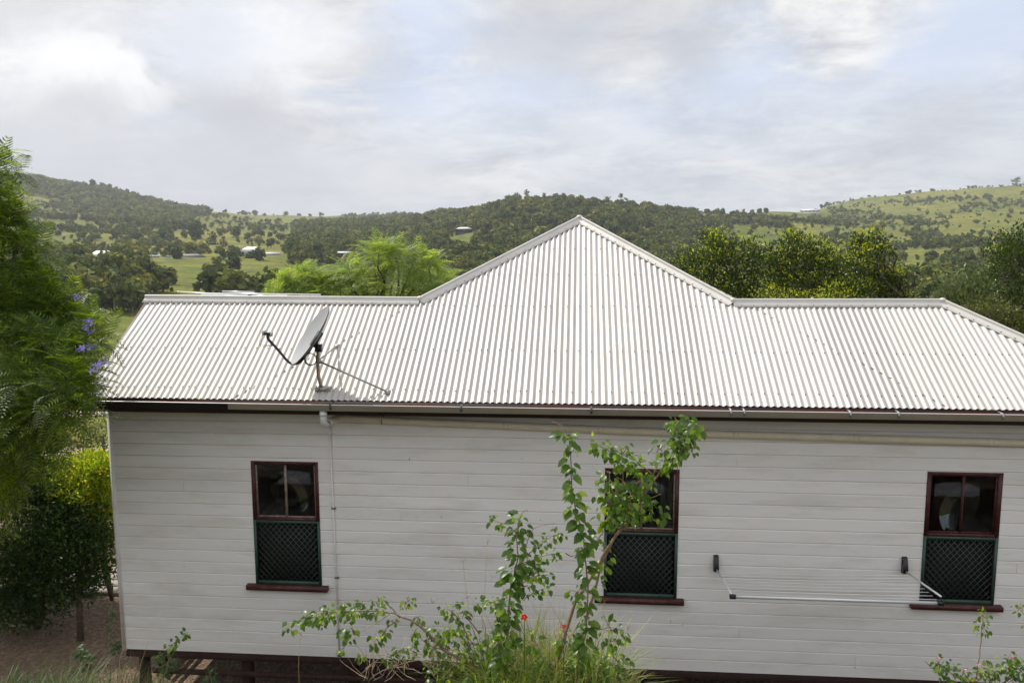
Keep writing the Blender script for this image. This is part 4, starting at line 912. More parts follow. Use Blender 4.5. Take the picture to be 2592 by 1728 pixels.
def gum_template(seed):
    g = np.random.default_rng(seed); m = MB(); tips = []
    m.tube([(0, 0, -.05), (.01, 0, .3), (.03, 0, .55)], [.022, .017, .012], 5, 1)
    for i in range(8):
        a = g.random() * 6.28; rr = g.uniform(.12, .32); c = np.array([math.cos(a) * rr, math.sin(a) * rr, g.uniform(.55, .97)]); m.tube([(.02, 0, .45), c * (.7, .7, 1) - (0, 0, .08), c], [.009, .006, .003], 3, 1, cap=False)
        r = g.uniform(.08, .14); nq = 26; u = g.normal(size=(nq, 3)); u /= np.linalg.norm(u, axis=1, keepdims=True); pos = c + u * r * g.uniform(.4, 1.15, nq)[:, None] * (1.2, 1.2, .7)
        Q = np.array([(-.5, -.35, 0), (.5, -.4, 0), (.45, .42, .05), (-.4, .38, -.05)]); scatter(m, Q, [(0, 1, 2, 3)], pos, rot_from(g.normal(size=(nq, 3)), u + g.normal(size=(nq, 3)) * .7), r * g.uniform(.4, .8, nq), 0)
    return m
TN = [tree_template('near', 100 + i) for i in range(7)]; TG = [gum_template(200 + i) for i in range(4)]; TF = [tree_template('far', 300 + i) for i in range(6)]
def tmesh(mb, name):
    o = mb.build(name, [M_FAR, M_TRK], smooth=False, tint=True); me = o.data; bpy.data.objects.remove(o); return me
ME_N = [tmesh(t, 'hill_tree_mesh') for t in TN]; ME_G = [tmesh(t, 'gum_mesh') for t in TG]
def flat(mb): return np.concatenate(mb.v), [f for f in mb.f], np.concatenate(mb.m)
def ground_at(Dx, r):
    az = pix_az(Dx); x = O[0] + r * math.sin(az); y = O[1] + r * math.cos(az); return x, y, hterr(x, y)
def screenD(P):
    v = np.array(P) - O; z = v @ fw; return (1296 + FPX * (v @ rv) / z) / KD, (864 - FPX * (v @ uv) / z) / KD
def r_for(Dx, Dy, rmin=150):
    """distance at which the ground shows at this pixel"""
    az = pix_az(Dx, Dy); e = pix_el(Dx, Dy)
    for r in np.exp(np.linspace(math.log(rmin), math.log(2000), 260)):
        x = O[0] + r * math.sin(az); y = O[1] + r * math.cos(az)
        if (hterr(x, y) - CAMZ) / r >= e: return r
    return None
# wooded zones in terms of where the ground shows: (x0,x1,y0,y1,density 0..1)
def density(Dx, Dy, x, y):
    n = mnoise.noise(Vector((x * .011, y * .011, 1.7))) + .6 * mnoise.noise(Vector((x * .035, y * .035, 5.1)))
    d = 0.0
    def sk(x_, pts): return np.interp(x_, [p[0] for p in pts], [p[1] for p in pts])
    # left ridge wood
    if Dx < 480:
        up = sk(Dx, [(-200, 465), (60, 448), (150, 460), (260, 480), (330, 505), (430, 500), (480, 490)])
        if Dy < up + n * 10: d = max(d, .85)
    if 280 < Dx < 440 and 478 < Dy < 525 + n * 12: d = max(d, .95)
    # middle hill
    if 960 < Dx < 1600:
        lo_ = sk(Dx, [(960, 560), (1060, 640), (1200, 690), (1500, 690), (1600, 500)]); tp = sk(Dx, [(960, 510), (1060, 478), (1150, 440), (1500, 440), (1600, 500)])
        if tp < Dy < lo_: d = max(d, .9 if n > -.18 else .2)
    if 1500 <= Dx < 1700 and 515 < Dy < 560 + (1700 - Dx) * .3: d = max(d, .85 if n > .0 else .1)
    # centre left wood (680-1000)
    if 670 < Dx < 1000 and 505 < Dy < 610: d = max(d, .9 if (Dy > 528 + n * 20 and not (Dx < 700 and Dy < 565)) else (.4 if n > 0 else .05))
    if 780 < Dx < 1060 and 478 < Dy < 512: d = max(d, .55 if n > .1 else .04)
    # gully at lower left
    if Dx < 340 and Dy > 606 + n * 14: d = max(d, .95)
    if 120 < Dx < 210 and 582 < Dy < 625: d = max(d, .5)
    if 340 < Dx < 505 and 600 < Dy < 672: d = max(d, .55 if n > .05 else .02)
    if 50 < Dx < 330 and 470 < Dy < 585: d = max(d, .7 if n > (.24 if Dy > 500 else .12) else .035)
    if 330 <= Dx < 660 and 490 < Dy < 600: d = max(d, .3 if n > .36 else .03)
    if 500 < Dx < 620 and 600 < Dy: d = max(d, .006)
    if 500 < Dx < 1000 and Dy > 655: d = max(d, .4 if n > .1 else .05)
    if Dx >= 1600:
        if Dy > 498: d = max(d, .5 if n > .26 else .02)
        if 1900 < Dx < 2130 and 488 < Dy < 512 and n > .05: d = max(d, .6)
        if Dx > 2080 and 455 < Dy < 545 and n > 0.06: d = max(d, .6)
        if Dx > 1900 and Dy <= 500: d = max(d, .3 if n > .22 else .03)
        if 1600 < Dx < 1800 and 512 < Dy < 560 and n > .12: d = max(d, .7)
        if 1780 < Dx < 2050 and abs(Dy - (530 + (Dx - 1780) * .17)) < 13 and n > -.25: d = max(d, .7)
        if 1990 < Dx < 2190 and 585 < Dy < 640 and n > .15: d = max(d, .5)
        if 2120 < Dx and abs(Dy - (560 + (Dx - 2120) * .2)) < 22 and n > .0: d = max(d, .6)
        if Dx > 2080 and 660 < Dy: d = max(d, .75)
        if 2050 < Dx < 2160 and 585 < Dy < 655: d = min(d, .02)
    # clearings round the houses
    for hx, hy, hw, hh in ((235, 600, 36, 10), (345, 600, 24, 8), (438, 600, 30, 9), (597, 600, 50, 14), (790, 592, 20, 7), (1064, 540, 26, 8)):
        if abs(Dx - hx) < hw and -hh < Dy - hy < 40: d = 0
    if 385 < Dx < 400 and 590 < Dy < 640: d = 0
    return d
def grow_forest():
    placed = []; grid = {}
    g = np.random.default_rng(42); a0, a1 = pix_az(-40), pix_az(2400)
    for it in range(95000):
        r = math.sqrt(g.uniform(170 ** 2, 1000 ** 2)) if it % 3 else math.sqrt(g.uniform(900 ** 2, 1850 ** 2)); az = g.uniform(a0, a1); x = O[0] + r * math.sin(az); y = O[1] + r * math.cos(az)
        z = hterr(x, y); Dx, Dy = screenD((x, y, z))
        if Dy > 720 or r > 260 and Dy > 705: continue
        d = density(Dx, Dy, x, y)
        if g.random() > d: continue
        h = g.uniform(4.5, 9.5)
        if d < .3 or (d < .75 and r > 400): h = 1.8 + 5.0 * g.random() ** 1.6
        sp = h * (.42 if d > .6 else .7); gx, gy = int(x // 12), int(y // 12); ok = True
        for i in (-1, 0, 1):
            for j in (-1, 0, 1):
                for (px, py, ps) in grid.get((gx + i, gy + j), ()):
                    if (px - x) ** 2 + (py - y) ** 2 < (max(sp, ps)) ** 2 * .8: ok = False; break
        if not ok: continue
        grid.setdefault((gx, gy), []).append((x, y, sp)); placed.append((r, x, y, z, h, d, Dx, Dy))
    return placed
forest = grow_forest()
SHRUB = lambda w, h: w
rngf = random.Random(5)
# individuals: the ones that show largest standing apart in the open
MARK = [(120, 'beside the jacaranda crown', 'trees on the left hillside'), (215, 'left of the white hip-roofed house', 'trees on the left hillside'), (290, 'above the white hip-roofed house', 'trees on the left hillside'), (370, 'round the open shed', 'trees around the far houses'), (480, 'near the grey-roofed far house', 'trees around the far houses'), (560, 'beside the green water tank paddock', 'trees in the far paddocks'), (670, 'near the two-storey far house', 'trees in the far paddocks'),
        (830, 'around the small red hut', 'trees left of the roof peak'), (980, 'behind the feathery tree', 'trees left of the roof peak'), (1110, 'round the hill house with pale roof', 'trees on the middle hill'), (1250, 'left of the roof peak', 'trees on the middle hill'), (1400, 'straight behind the roof peak', 'trees on the middle hill'), (1550, 'down the slope right of the peak', 'trees on the middle hill'), (1700, 'above the left dark bushy tree', 'trees on the grassy spur'), (1880, 'above the middle dark bushy tree', 'trees on the grassy spur'),
        (2060, 'above the golden-tipped tree', 'trees on the right hillside'), (2200, 'on the open paddock at right', 'trees on the right hillside'), (9999, 'in the gully near the right edge', 'trees on the right hillside')]
def region(Dx, Dy, h=6, gum=False):
    for lim, where, gp in MARK:
        if Dx < lim: break
    size = 'Large' if h > 9 else 'Medium' if h > 7 else 'Small' if h > 4.5 else 'Tiny'
    lev = 'high up' if Dy < 520 else 'halfway up' if Dy < 580 else 'low down'
    return size.lower() + (' open-crowned gum ' if gum else ' rounded dark tree ') + lev + ' ' + where, gp
COUNT = {}
big = sorted(forest, key=lambda t: -t[4] / t[0] * (1.0 if t[5] < .6 else .55))
ind = big[:285]; rest = big[285:]
for (r, x, y, z, h, d, Dx, Dy) in ind:
    gum_ = rngf.random() > .85; o = bpy.data.objects.new('hill_tree', rngf.choice(ME_G if gum_ else ME_N)); col.objects.link(o); o.location = (x, y, z - .1)
    w = h * rngf.uniform(.95, 1.35); o.scale = (w, w, h); o.rotation_euler.z = rngf.random() * 6.28
    lb_, gp = region(Dx, Dy, h, gum_); tag(o, lb_, 'tree', gp)
def mass(name, lst, label, temps):
    m = MB(); P = [flat(t) for t in temps]
    for i, (V, Fs, Mi) in enumerate(P):
        sub = [t for k, t in enumerate(lst) if k % len(P) == i]
        if not sub: continue
        n = len(sub); A = np.array([[t[1], t[2], t[3] - .1] for t in sub]); h = np.array([t[4] for t in sub]); w = h * rng.uniform(.95, 1.4, n); a = rng.random(n) * 6.28
        cs, sn = np.cos(a), np.sin(a); X = V[None, :, 0] * w[:, None]; Y_ = V[None, :, 1] * w[:, None]
        VV = np.stack([X * cs[:, None] - Y_ * sn[:, None] + A[:, 0:1], X * sn[:, None] + Y_ * cs[:, None] + A[:, 1:2], V[None, :, 2] * h[:, None] + A[:, 2:3]], 2)
        ti = np.repeat(rng.random(n), len(V)); off = (np.arange(n) * len(V))[:, None, None]; base_n = m.n
        first = True
        for F, mm in zip(Fs, P_m(temps[i])):
            F2 = (F[None] + off).reshape(-1, F.shape[1]) + base_n
            m.f.append(F2); m.m.append(np.tile(mm, n))
        m.v.append(VV.reshape(-1, 3)); m.n += n * len(V); m.at.append(ti)
    if m.n: tag(m.build(name, [M_FAR, M_TRK], tint=True), label, 'woods', kind='stuff')
def P_m(mb): return mb.m
mass('far_woods', [t for t in rest if t[0] >= 800], 'distant scrub and woods on the far hills', TF)
mass('hill_woods', [t for t in rest if t[0] < 800], 'woods covering the middle hill and the valley', TN)
print('forest', len(forest), 'individuals', len(ind))
def sky_tree(Dx, Dy_base, r, h, label, gum=False, group=None, w=None, k=0):
    rr = r_for(Dx, Dy_base) or r
    if r: rr = r
    x, y, z = ground_at(Dx, rr); o = bpy.data.objects.new('skyline_tree', (ME_G if gum else ME_N)[k % (4 if gum else 7)]); col.objects.link(o); o.location = (x, y, z - .15); w = w or h; o.scale = (w, w, h); o.rotation_euler.z = k * 1.3
    tag(o, label, 'tree', group)
for i, (x, r, h, w) in enumerate(((222, 1230, 17, 15), (243, 1240, 17, 14), (257, 1235, 14, 14), (272, 1240, 12, 12), (298, 1240, 12, 10), (205, 1240, 11, 12))):
    sky_tree(x, 0, r, h, 'tall dark tree breaking the skyline of the left ridge', False, 'trees on the left skyline', w, i)
for i, (x, r, h, w) in enumerate(((362, 1240, 9, 10), (395, 1240, 8, 11), (470, 1250, 7, 10), (520, 1300, 7, 9), (560, 1350, 8, 12), (590, 1350, 8, 12), (610, 1380, 7, 10), (660, 1380, 8, 12), (690, 1400, 8, 12), (715, 1400, 7, 10), (740, 1450, 8, 12))):
    sky_tree(x, 0, r, h, 'small rounded tree along the low left skyline', False, 'trees on the low skyline', w, i)
sky_tree(1187, 0, 690, 9, 'thin open gum tree left of the hilltop', True, None, 6, 0)
sky_tree(1210, 0, 690, 11, 'tall open gum tree at the top of the middle hill', True, None, 9, 1)
sky_tree(1390, 0, 690, 10, 'broad gum tree left of the ruined grey building', True, None, 10, 2)
sky_tree(1430, 0, 690, 13, 'tallest gum tree right of the ruined grey building', True, None, 11, 3)
sky_tree(1478, 0, 730, 9, 'single rounded tree on the hill shoulder', False, None, 9, 2)
sky_tree(1545, 0, 820, 5, 'tiny conical tree on the hill shoulder', False, None, 4, 3)
sky_tree(1560, 0, 830, 4, 'smallest tree on the hill shoulder', False, None, 3.5, 4)
for i, (x, r, h, w) in enumerate(((1585, 880, 6, 12), (1605, 890, 7, 13), (1622, 890, 8, 11), (1640, 900, 9, 12), (1655, 900, 9, 9), (1690, 960, 8, 9), (1705, 970, 9, 10), (1725, 980, 9, 9), (1742, 1000, 11, 11), (1757, 1010, 8, 10))):
    sky_tree(x, 0, r, h, 'dark bushy tree in the row along the central skyline', False, 'trees along the central skyline', w, i)
sky_tree(2323, 0, 1590, 17, 'lone spreading tree on the highest right skyline', True, None, 26, 1)
sky_tree(2348, 0, 1600, 12, 'tree at the picture edge on the right skyline', False, None, 14, 2)
for i, (x, r, h) in enumerate(((1955, 1500, 4), (1990, 1520, 5), (2060, 1500, 4), (2080, 1520, 8), (2105, 1520, 4), (2135, 1540, 8), (2150, 1540, 5), (2205, 1550, 6), (2225, 1550, 7), (1870, 1500, 7), (1885, 1540, 8), (1898, 1560, 9))):
    sky_tree(x, 0, r, h, 'tiny tree dotting the bare right skyline', False, 'trees on the right skyline', h * 1.5, i)

# ------------------------------------------------------------------ far buildings
M_WR = mat('white_roofing', (0.78, 0.77, 0.74), .5, .1); M_GR = mat('grey_roofing', (0.17, 0.16, 0.15), .7); M_RR = mat('red_roofing', (0.27, 0.16, 0.14), .7); M_CW = mat('pale_cladding', (0.50, 0.50, 0.47), .7); M_RW = mat('red_wall', (0.22, 0.10, 0.07), .8); M_DG = mat('dark_opening', (0.02, 0.022, 0.025), .3); M_TK = mat('tank_green', (0.22, 0.30, 0.27), .6); M_ST = mat('grey_stone', (0.24, 0.21, 0.19), .9, var=.2, scale=1)
def far_house(Dx, Dy, r, w, d, h, rh, wallm, roofm, label, stilts=0.0, hip=True, nwin=3, rot=0.0, verandah=False, name='far_house', cat='house', zoff=None):
    az = pix_az(Dx); x = O[0] + r * math.sin(az); y = O[1] + r * math.cos(az); z = CAMZ + r * pix_el(Dx, Dy)
    zg = hterr(x, y); 
    t = empty(name, (0, 0, 0), label, cat); ob = []
    m = MB(); z0 = stilts; m.box((-w / 2, -d / 2, z0), (w / 2, d / 2, z0 + h)); ob.append(m.build('wall', wallm, t))
    m = MB(); e = .6; zt = z0 + h + .02
    ix = (w / 2 - d / 2 * .8) if hip else (w / 2 + e)
    ix = max(ix, .3)
    V = [(-w / 2 - e, -d / 2 - e, zt), (w / 2 + e, -d / 2 - e, zt), (w / 2 + e, d / 2 + e, zt), (-w / 2 - e, d / 2 + e, zt), (-ix, 0, zt + rh), (ix, 0, zt + rh)]
    m.add(V, [(0, 1, 5, 4), (2, 3, 4, 5), (3, 2, 1, 0)]); m.f.append(np.array([(1, 2, 5), (3, 0, 4)])); m.m.append(np.zeros(2, int)); m.at.append(np.zeros(0)); ob.append(m.build('roof', roofm, t))
    for i in range(nwin):
        xx = -w / 2 + w * (i + .5) / nwin; m = MB(); m.box((xx - .55, -d / 2 - .06, z0 + .9), (xx + .55, -d / 2 - .005, z0 + 2.0)); ob.append(m.build('window', M_DG, t))
    if stilts > .5:
        for xx in np.linspace(-w / 2 + .2, w / 2 - .2, 5):
            for yy in (-d / 2 + .2, d / 2 - .2): m = MB(); m.box((xx - .12, yy - .12, -1), (xx + .12, yy + .12, stilts)); ob.append(m.build('post', M_CW, t))
        m = MB(); m.box((-w / 2 + .5, -d / 2 + 1, -1), (w / 2 - .5, d / 2 - .5, stilts - .02)); ob.append(m.build('undercroft', M_DG, t))
    else:
        m = MB(); m.box((-w / 2 - .1, -d / 2 - .1, -2.5), (w / 2 + .1, d / 2 + .1, z0 - .01 if z0 > 0 else -.01)); ob.append(m.build('footing', wallm, t))
    if verandah:
        m = MB(); m.box((-w / 2, -d / 2 - 1.8, z0 + h - .25), (w / 2, -d / 2 - .61, z0 + h - .15)); ob.append(m.build('verandah_roof', roofm, t))
        for xx in np.linspace(-w / 2 + .1, w / 2 - .1, 4): m = MB(); m.box((xx - .08, -d / 2 - 1.75, z0), (xx + .08, -d / 2 - 1.6, z0 + h - .26)); ob.append(m.build('verandah_post', M_CW, t))
    t.location = (x, y, z); t.rotation_euler.z = -az + rot
    return t
far_house(234, 601, 390, 11, 8, 2.2, 2.4, M_RW, M_WR, 'low far house with broad white hip roof, leftmost', verandah=False)
far_house(344, 600, 420, 7, 5, 2.2, .9, M_RW, M_WR, 'open shed with white roof left of the grey-roofed house', hip=False, nwin=2, name='far_shed', cat='shed')
far_house(437, 601, 420, 12, 7, 2.4, 1.2, M_CW, M_GR, 'far house with dark grey roof and pale verandah', verandah=True, nwin=4)
far_house(577, 599, 420, 10.5, 8, 2.5, 2.0, M_CW, M_WR, 'two-storey far house on posts with pinkish white roof', stilts=2.2, nwin=4)
far_house(620, 594, 430, 8.5, 5, 2.3, .8, M_CW, M_WR, 'long white-roofed carport beside the two-storey far house', hip=False, nwin=2, name='far_carport', cat='carport')
far_house(632, 590, 450, 4, 3, 1.8, .5, M_CW, M_GR, 'small shed right of the white-roofed carport', hip=False, nwin=1, name='far_shed', cat='shed')
far_house(791, 591, 380, 5.5, 4.5, 1.9, .7, M_RW, M_WR, 'small red hut with white roof in the dark trees', hip=False, nwin=2, name='far_hut', cat='hut')
far_house(1066, 534, 560, 11, 7, 2.3, 1.2, M_DG, M_WR, 'house with pale roof among trees on the middle hill', nwin=2)
far_house(1857, 488, 1060, 22, 9, 2.5, 1.3, M_CW, M_WR, 'long pale-roofed building on the central skyline', nwin=5)
far_house(1398, 484, 660, 6, 5, 5.6, .5, M_ST, M_ST, 'ruined grey stone building on top of the middle hill', hip=False, nwin=2, name='stone_ruin', cat='ruin')
far_house(475, 572, 600, 7, 5, 2.4, .9, M_CW, M_WR, 'small pale shed behind the round dark tree', hip=False, nwin=1, name='far_shed', cat='shed')
far_house(500, 572, 600, 5, 4, 2.4, .9, M_CW, M_WR, 'smaller pale shed at the paddock edge', hip=False, nwin=1, name='far_shed', cat='shed')
for Dx, Dy, r, rad, h, lb_ in ((507, 600, 420, 1.1, 3.4, 'green water tank right of the grey-roofed house'), (381, 603, 415, 2.2, 2.6, 'pale teal water tank beside the open shed')):
    az = pix_az(Dx); x = O[0] + r * math.sin(az); y = O[1] + r * math.cos(az); z = CAMZ + r * pix_el(Dx, Dy); t = empty('water_tank', (x, y, z), lb_, 'water tank')
    m = MB(); m.tube([(x, y, z - 2), (x, y, z + h)], rad, 16); m.build('tank_body', M_TK, t, smooth=False); m = MB(); m.tube([(x, y, z + h), (x, y, z + h + .5)], [rad * 1.04, rad * .1], 16); m.build('tank_lid', M_TK, t)
for Dx, Dy, r, lb_ in ((701, 602, 400, 'thin power pole right of the two-storey far house'), (347, 602, 380, 'thin power pole above the open shed')):
    az = pix_az(Dx); x = O[0] + r * math.sin(az); y = O[1] + r * math.cos(az); z = CAMZ + r * pix_el(Dx, Dy); t = empty('power_pole', (x, y, z), lb_, 'power pole'); m = MB(); m.tube([(x, y, z - 3), (x, y, z + 9)], [.17, .12], 6); m.build('pole', M_TRK, t); m = MB(); m.box((x - 1, y - .06, z + 8.2), (x + 1, y + .06, z + 8.35)); m.build('crossarm', M_TRK, t)
# named trees round the far houses
for i, (x, y, r, h, w, lb_) in enumerate(((333, 600, 385, 5.5, 7, 'small round tree on a bare bank left of the tank'), (436, 588, 440, 9, 10, 'dark tree behind the grey-roofed house'), (404, 602, 405, 8, 9, 'bushy tree left of the grey-roofed house'), (543, 601, 415, 7.5, 8, 'round tree right of the green water tank'), (572, 604, 400, 6, 7, 'low tree in front of the two-storey house'),
        (598, 608, 385, 8, 7, 'dark tree just right below the two-storey house'), (488, 575, 560, 12, 14, 'large round dark tree before the pale sheds'), (543, 566, 640, 10, 12, 'round tree in the middle of the paddocks'), (592, 560, 560, 6, 6, 'lone tree on the right of the paddocks'), (450, 560, 620, 18, 17, 'tallest grey-green tree behind the far houses'), (380, 565, 590, 10, 18, 'wide clump of trees above the open shed'), (345, 570, 560, 9, 12, 'tree at the left end of the wide clump'))):
    x_, y_, z_ = ground_at(x, r); o = bpy.data.objects.new('paddock_tree', ME_N[i % 7]); col.objects.link(o); o.location = (x_, y_, CAMZ + r * pix_el(x, y) if abs(CAMZ + r * pix_el(x, y) - z_) < 4 else z_); o.scale = (w, w, h); tag(o, lb_, 'tree')

# ------------------------------------------------------------------ foreground plants
def c6(x, y): return (700 + x / 2.24, 1028 + y / 2.24)
def c7(x, y): return (1692 + x / 2.24, 1028 + y / 2.24)
def c4(x, y): return (x / 1.893, 900 + y / 1.893)
def spline(P, n=4):
    P = [np.array(p, float) for p in P]; out = []
    for i in range(len(P) - 1):
        p0, p1, p2, p3 = P[max(i - 1, 0)], P[i], P[i + 1], P[min(i + 2, len(P) - 1)]
        for k in range(n): t = k / n; out.append(.5 * ((2 * p1) + (-p0 + p2) * t + (2 * p0 - 5 * p1 + 4 * p2 - p3) * t * t + (-p0 + 3 * p1 - 3 * p2 + p3) * t ** 3))
    out.append(P[-1]); return out
class Plant:
    def __init__(s, name, label, conv, Y, base, cat='shrub', group=None):
        s.conv, s.Y = conv, Y; s.root = empty(name, (0, 0, 0), label, cat, group); s.root.location = base; s.st = MB(); s.dry = MB(); s.lf = MB(); s.fl = MB(); s.base = np.array(base)
    def pt(s, x, y, dy=0): return atS(*s.conv(x, y), s.Y + dy)
    def stem(s, pts, r0_, r1_, dy=(0, 0), dry=False, ground=False):
        n = len(pts); P = [s.pt(*p, dy[0] + (dy[1] - dy[0]) * i / max(1, n - 1)) for i, p in enumerate(pts)]
        if ground: P = [s.base * .6 + P[0] * .4 - np.array([0, 0, .05]) if False else s.base.copy()] + P
        P = spline(P, 3); P = [p + rng.normal(size=3) * .003 for p in P]
        (s.dry if dry else s.st).tube(P, list(np.linspace(r0_, r1_, len(P))), 6 if r0_ > .006 else 4); return P
    def leaves(s, P, a, b, n, size, spread=.03, big=None, tmpl=None):
        """leaves along polyline P between fractions a..b"""
        n = int(n * 1.0); size *= .88
        P = np.array(P); t = rng.uniform(a, b, n) * (len(P) - 1); i = np.minimum(t.astype(int), len(P) - 2); f = (t - i)[:, None]; pos = P[i] * (1 - f) + P[i + 1] * f
        tan = P[i + 1] - P[i]; tan /= (np.linalg.norm(tan, axis=1, keepdims=True) + 1e-9)
        o = unit(n); o -= tan * (o * tan).sum(1, keepdims=True); o /= np.linalg.norm(o, axis=1, keepdims=True); pos = pos + o * rng.uniform(.2, 1, n)[:, None] * spread
        d = o + tan * .25 + np.array([0, 0, -.75]) + unit(n) * .35; up = o * .8 + np.array([0, -.5, .8]) + unit(n) * .35
        scatter(s.lf, LEAF_V, LEAF_T, pos, rot_from(d, up), size * rng.uniform(.6, 1.2, n))
    def puff(s, x, y, r, n, size, dy=0):
        n = int(n * .85); size *= .86
        c = s.pt(x, y, dy); u = unit(n); pos = c + u * (rng.random(n) ** .4)[:, None] * r
        for k in range(max(3, n // 10)):
            e = c + unit(1)[0] * r * .8; s.st.tube([c, (c + e) / 2 + unit(1)[0] * r * .1, e], [.0035, .0028, .0015], 4)
        d = u * .7 + np.array([0, 0, -.7]) + unit(n) * .5; scatter(s.lf, LEAF_V, LEAF_T, pos, rot_from(d, np.array([0, -.4, .9]) + unit(n) * .5), size * rng.uniform(.6, 1.2, n))
    def done(s, leafm=None, flm=None):
        if s.st.n: s.st.build('stems', M_TWIG, s.root, smooth=True)
        if s.dry.n: s.dry.build('dry_twigs', M_DRY, s.root, smooth=True)
        if s.lf.n: s.lf.build('leaves', leafm or M_HIB, s.root)
def flower(parent, c, r, m_, name='flower', n=5):
    m = MB(); 
    for k in range(n):
        a = 2 * math.pi * k / n; out = np.array([math.cos(a), -.45, math.sin(a)]); pos = np.array([c]); scatter(m, [(0, 0, 0), (.5, .38, .05), (1, .18, .16), (1, -.18, .16), (.5, -.38, .05)], [(0, 1, 4), (1, 3, 4), (1, 2, 3)], pos, rot_from(np.array([out]), np.array([[0, -1., 0.2]])), [r])
    return m.build(name, m_, parent)
M_RED = leafmat('red_petal', (0.65, 0.03, 0.025), (0.8, 0.05, 0.03), trans=.35, tcol=(1.1, .8, .8)); M_PINK = leafmat('pink_petal', (0.70, 0.30, 0.38), (0.8, 0.45, 0.5), trans=.35, tcol=(1.1, .9, 1))
M_CORE = mat('flower_core', (0.65, 0.5, 0.15), .7)
YP = -4.6
def gbase(x, y, Y, conv=c6):
    p = atS(*conv(x, y), Y); return (p[0], Y, hterr(p[0], Y))
# tall leaning shrub on the right
p = Plant('leaning_shrub', 'tallest leafy shrub leaning across the middle window', c6, YP, gbase(1560, 1568, YP))
s1 = p.stem([(1560, 1568), (1600, 1420), (1640, 1280), (1700, 1100), (1800, 950), (1880, 800), (1950, 700), (2010, 630)], .014, .009, (0, .1), ground=True)
s2 = p.stem([(1680, 1560), (1740, 1280), (1800, 1050), (1850, 880), (1900, 780)], .011, .006, (.05, .1), ground=True)
s3 = p.stem([(1950, 700), (2060, 540), (2150, 400), (2230, 290), (2290, 190), (2262, 60)], .008, .002, (.1, .15)); p.leaves(s3, .45, 1, 120, .055, .05)
s4 = p.stem([(2200, 320), (2310, 200), (2350, 130), (2405, 100)], .004, .0015, (.12, .0)); p.leaves(s4, .2, 1, 60, .055, .045)
s5 = p.stem([(2010, 630), (1970, 470), (1960, 350), (1900, 260), (1780, 205)], .006, .002, (.1, 0)); p.leaves(s5, .45, 1, 90, .05, .05)
s6 = p.stem([(1930, 300), (1980, 270)], .003, .002); p.puff(1960, 275, .08, 35, .05)
s7 = p.stem([(2150, 400), (2050, 330), (2000, 320)], .004, .002, (.12, .1)); p.leaves(s7, .1, 1, 50, .05, .06)
for x, y, r, n in ((1900, 440, .10, 40), (1960, 520, .12, 60), (2010, 560, .12, 50), (1880, 560, .11, 50), (1950, 620, .10, 45), (2060, 420, .11, 40), (2130, 580, .10, 45), (2090, 640, .05, 12), (1870, 640, .07, 22), (2280, 250, .08, 26), (2240, 310, .06, 18), (2170, 230, .05, 14), (2260, 120, .06, 24), (2350, 230, .05, 16), (1990, 620, .08, 26), (2040, 480, .07, 24)): p.puff(x, y, r, n, .055, .08)
for a, b in (((1970, 660), (1880, 560)), ((2010, 630), (2120, 560)), ((2060, 540), (2190, 500)), ((1990, 560), (1890, 420)), ((2060, 540), (2040, 380)), ((2080, 500), (2160, 330)), ((1960, 480), (1930, 400))): p.stem([a, ((a[0] + b[0]) / 2 + 12, (a[1] + b[1]) / 2 - 10), b], .004, .0015, (.08, .08))
p.leaves(s2, .5, 1, 26, .05, .05)
for x, y, r, n in ((1830, 740, .06, 16), (1700, 1060, .07, 20), (1850, 920, .04, 8), (1720, 1400, .10, 34), (1900, 1270, .10, 26), (1890, 1330, .05, 10), (1830, 1500, .12, 40), (1930, 1440, .10, 36), (1640, 1330, .08, 20)): p.puff(x, y, r, n, .055)
for x, y, r, n in ((1080, 1430, .09, 34), (1160, 1520, .11, 44), (1250, 1440, .09, 34), (1380, 1520, .11, 40), (1480, 1440, .08, 26), (1560, 1540, .10, 34), (1660, 1500, .10, 34), (1770, 1560, .12, 44), (1450, 1330, .06, 16), (1880, 1540, .10, 34), (1220, 1565, .1, 34), (1500, 1568, .1, 34)): p.puff(x, y, r, n, .058, rng.uniform(-.1, .15))
p.stem([(1740, 1280), (1850, 1260), (1930, 1260)], .004, .0015); p.stem([(1720, 1400), (1850, 1480), (1960, 1430)], .005, .002); p.stem([(1745, 1050), (1700, 1050), (1660, 1040)], .003, .0015); p.stem([(1870, 860), (1850, 780), (1800, 730)], .003, .0015)
p.done()
# upright vine with big leaves
p = Plant('twining_vine', 'upright vine of large round leaves with bare arching tip', c6, YP - .1, gbase(1700, 1560, YP - .1), 'vine')
v = p.stem([(1700, 1560), (1720, 1420), (1750, 1280), (1765, 1080), (1752, 900), (1730, 700), (1690, 560), (1672, 400), (1665, 250), (1650, 170), (1615, 110), (1568, 88)], .007, .0016, (0, 0), ground=True)
p.leaves(v, .10, .60, 120, .085, .035); p.leaves(v, .60, .865, 46, .078, .03); p.done()
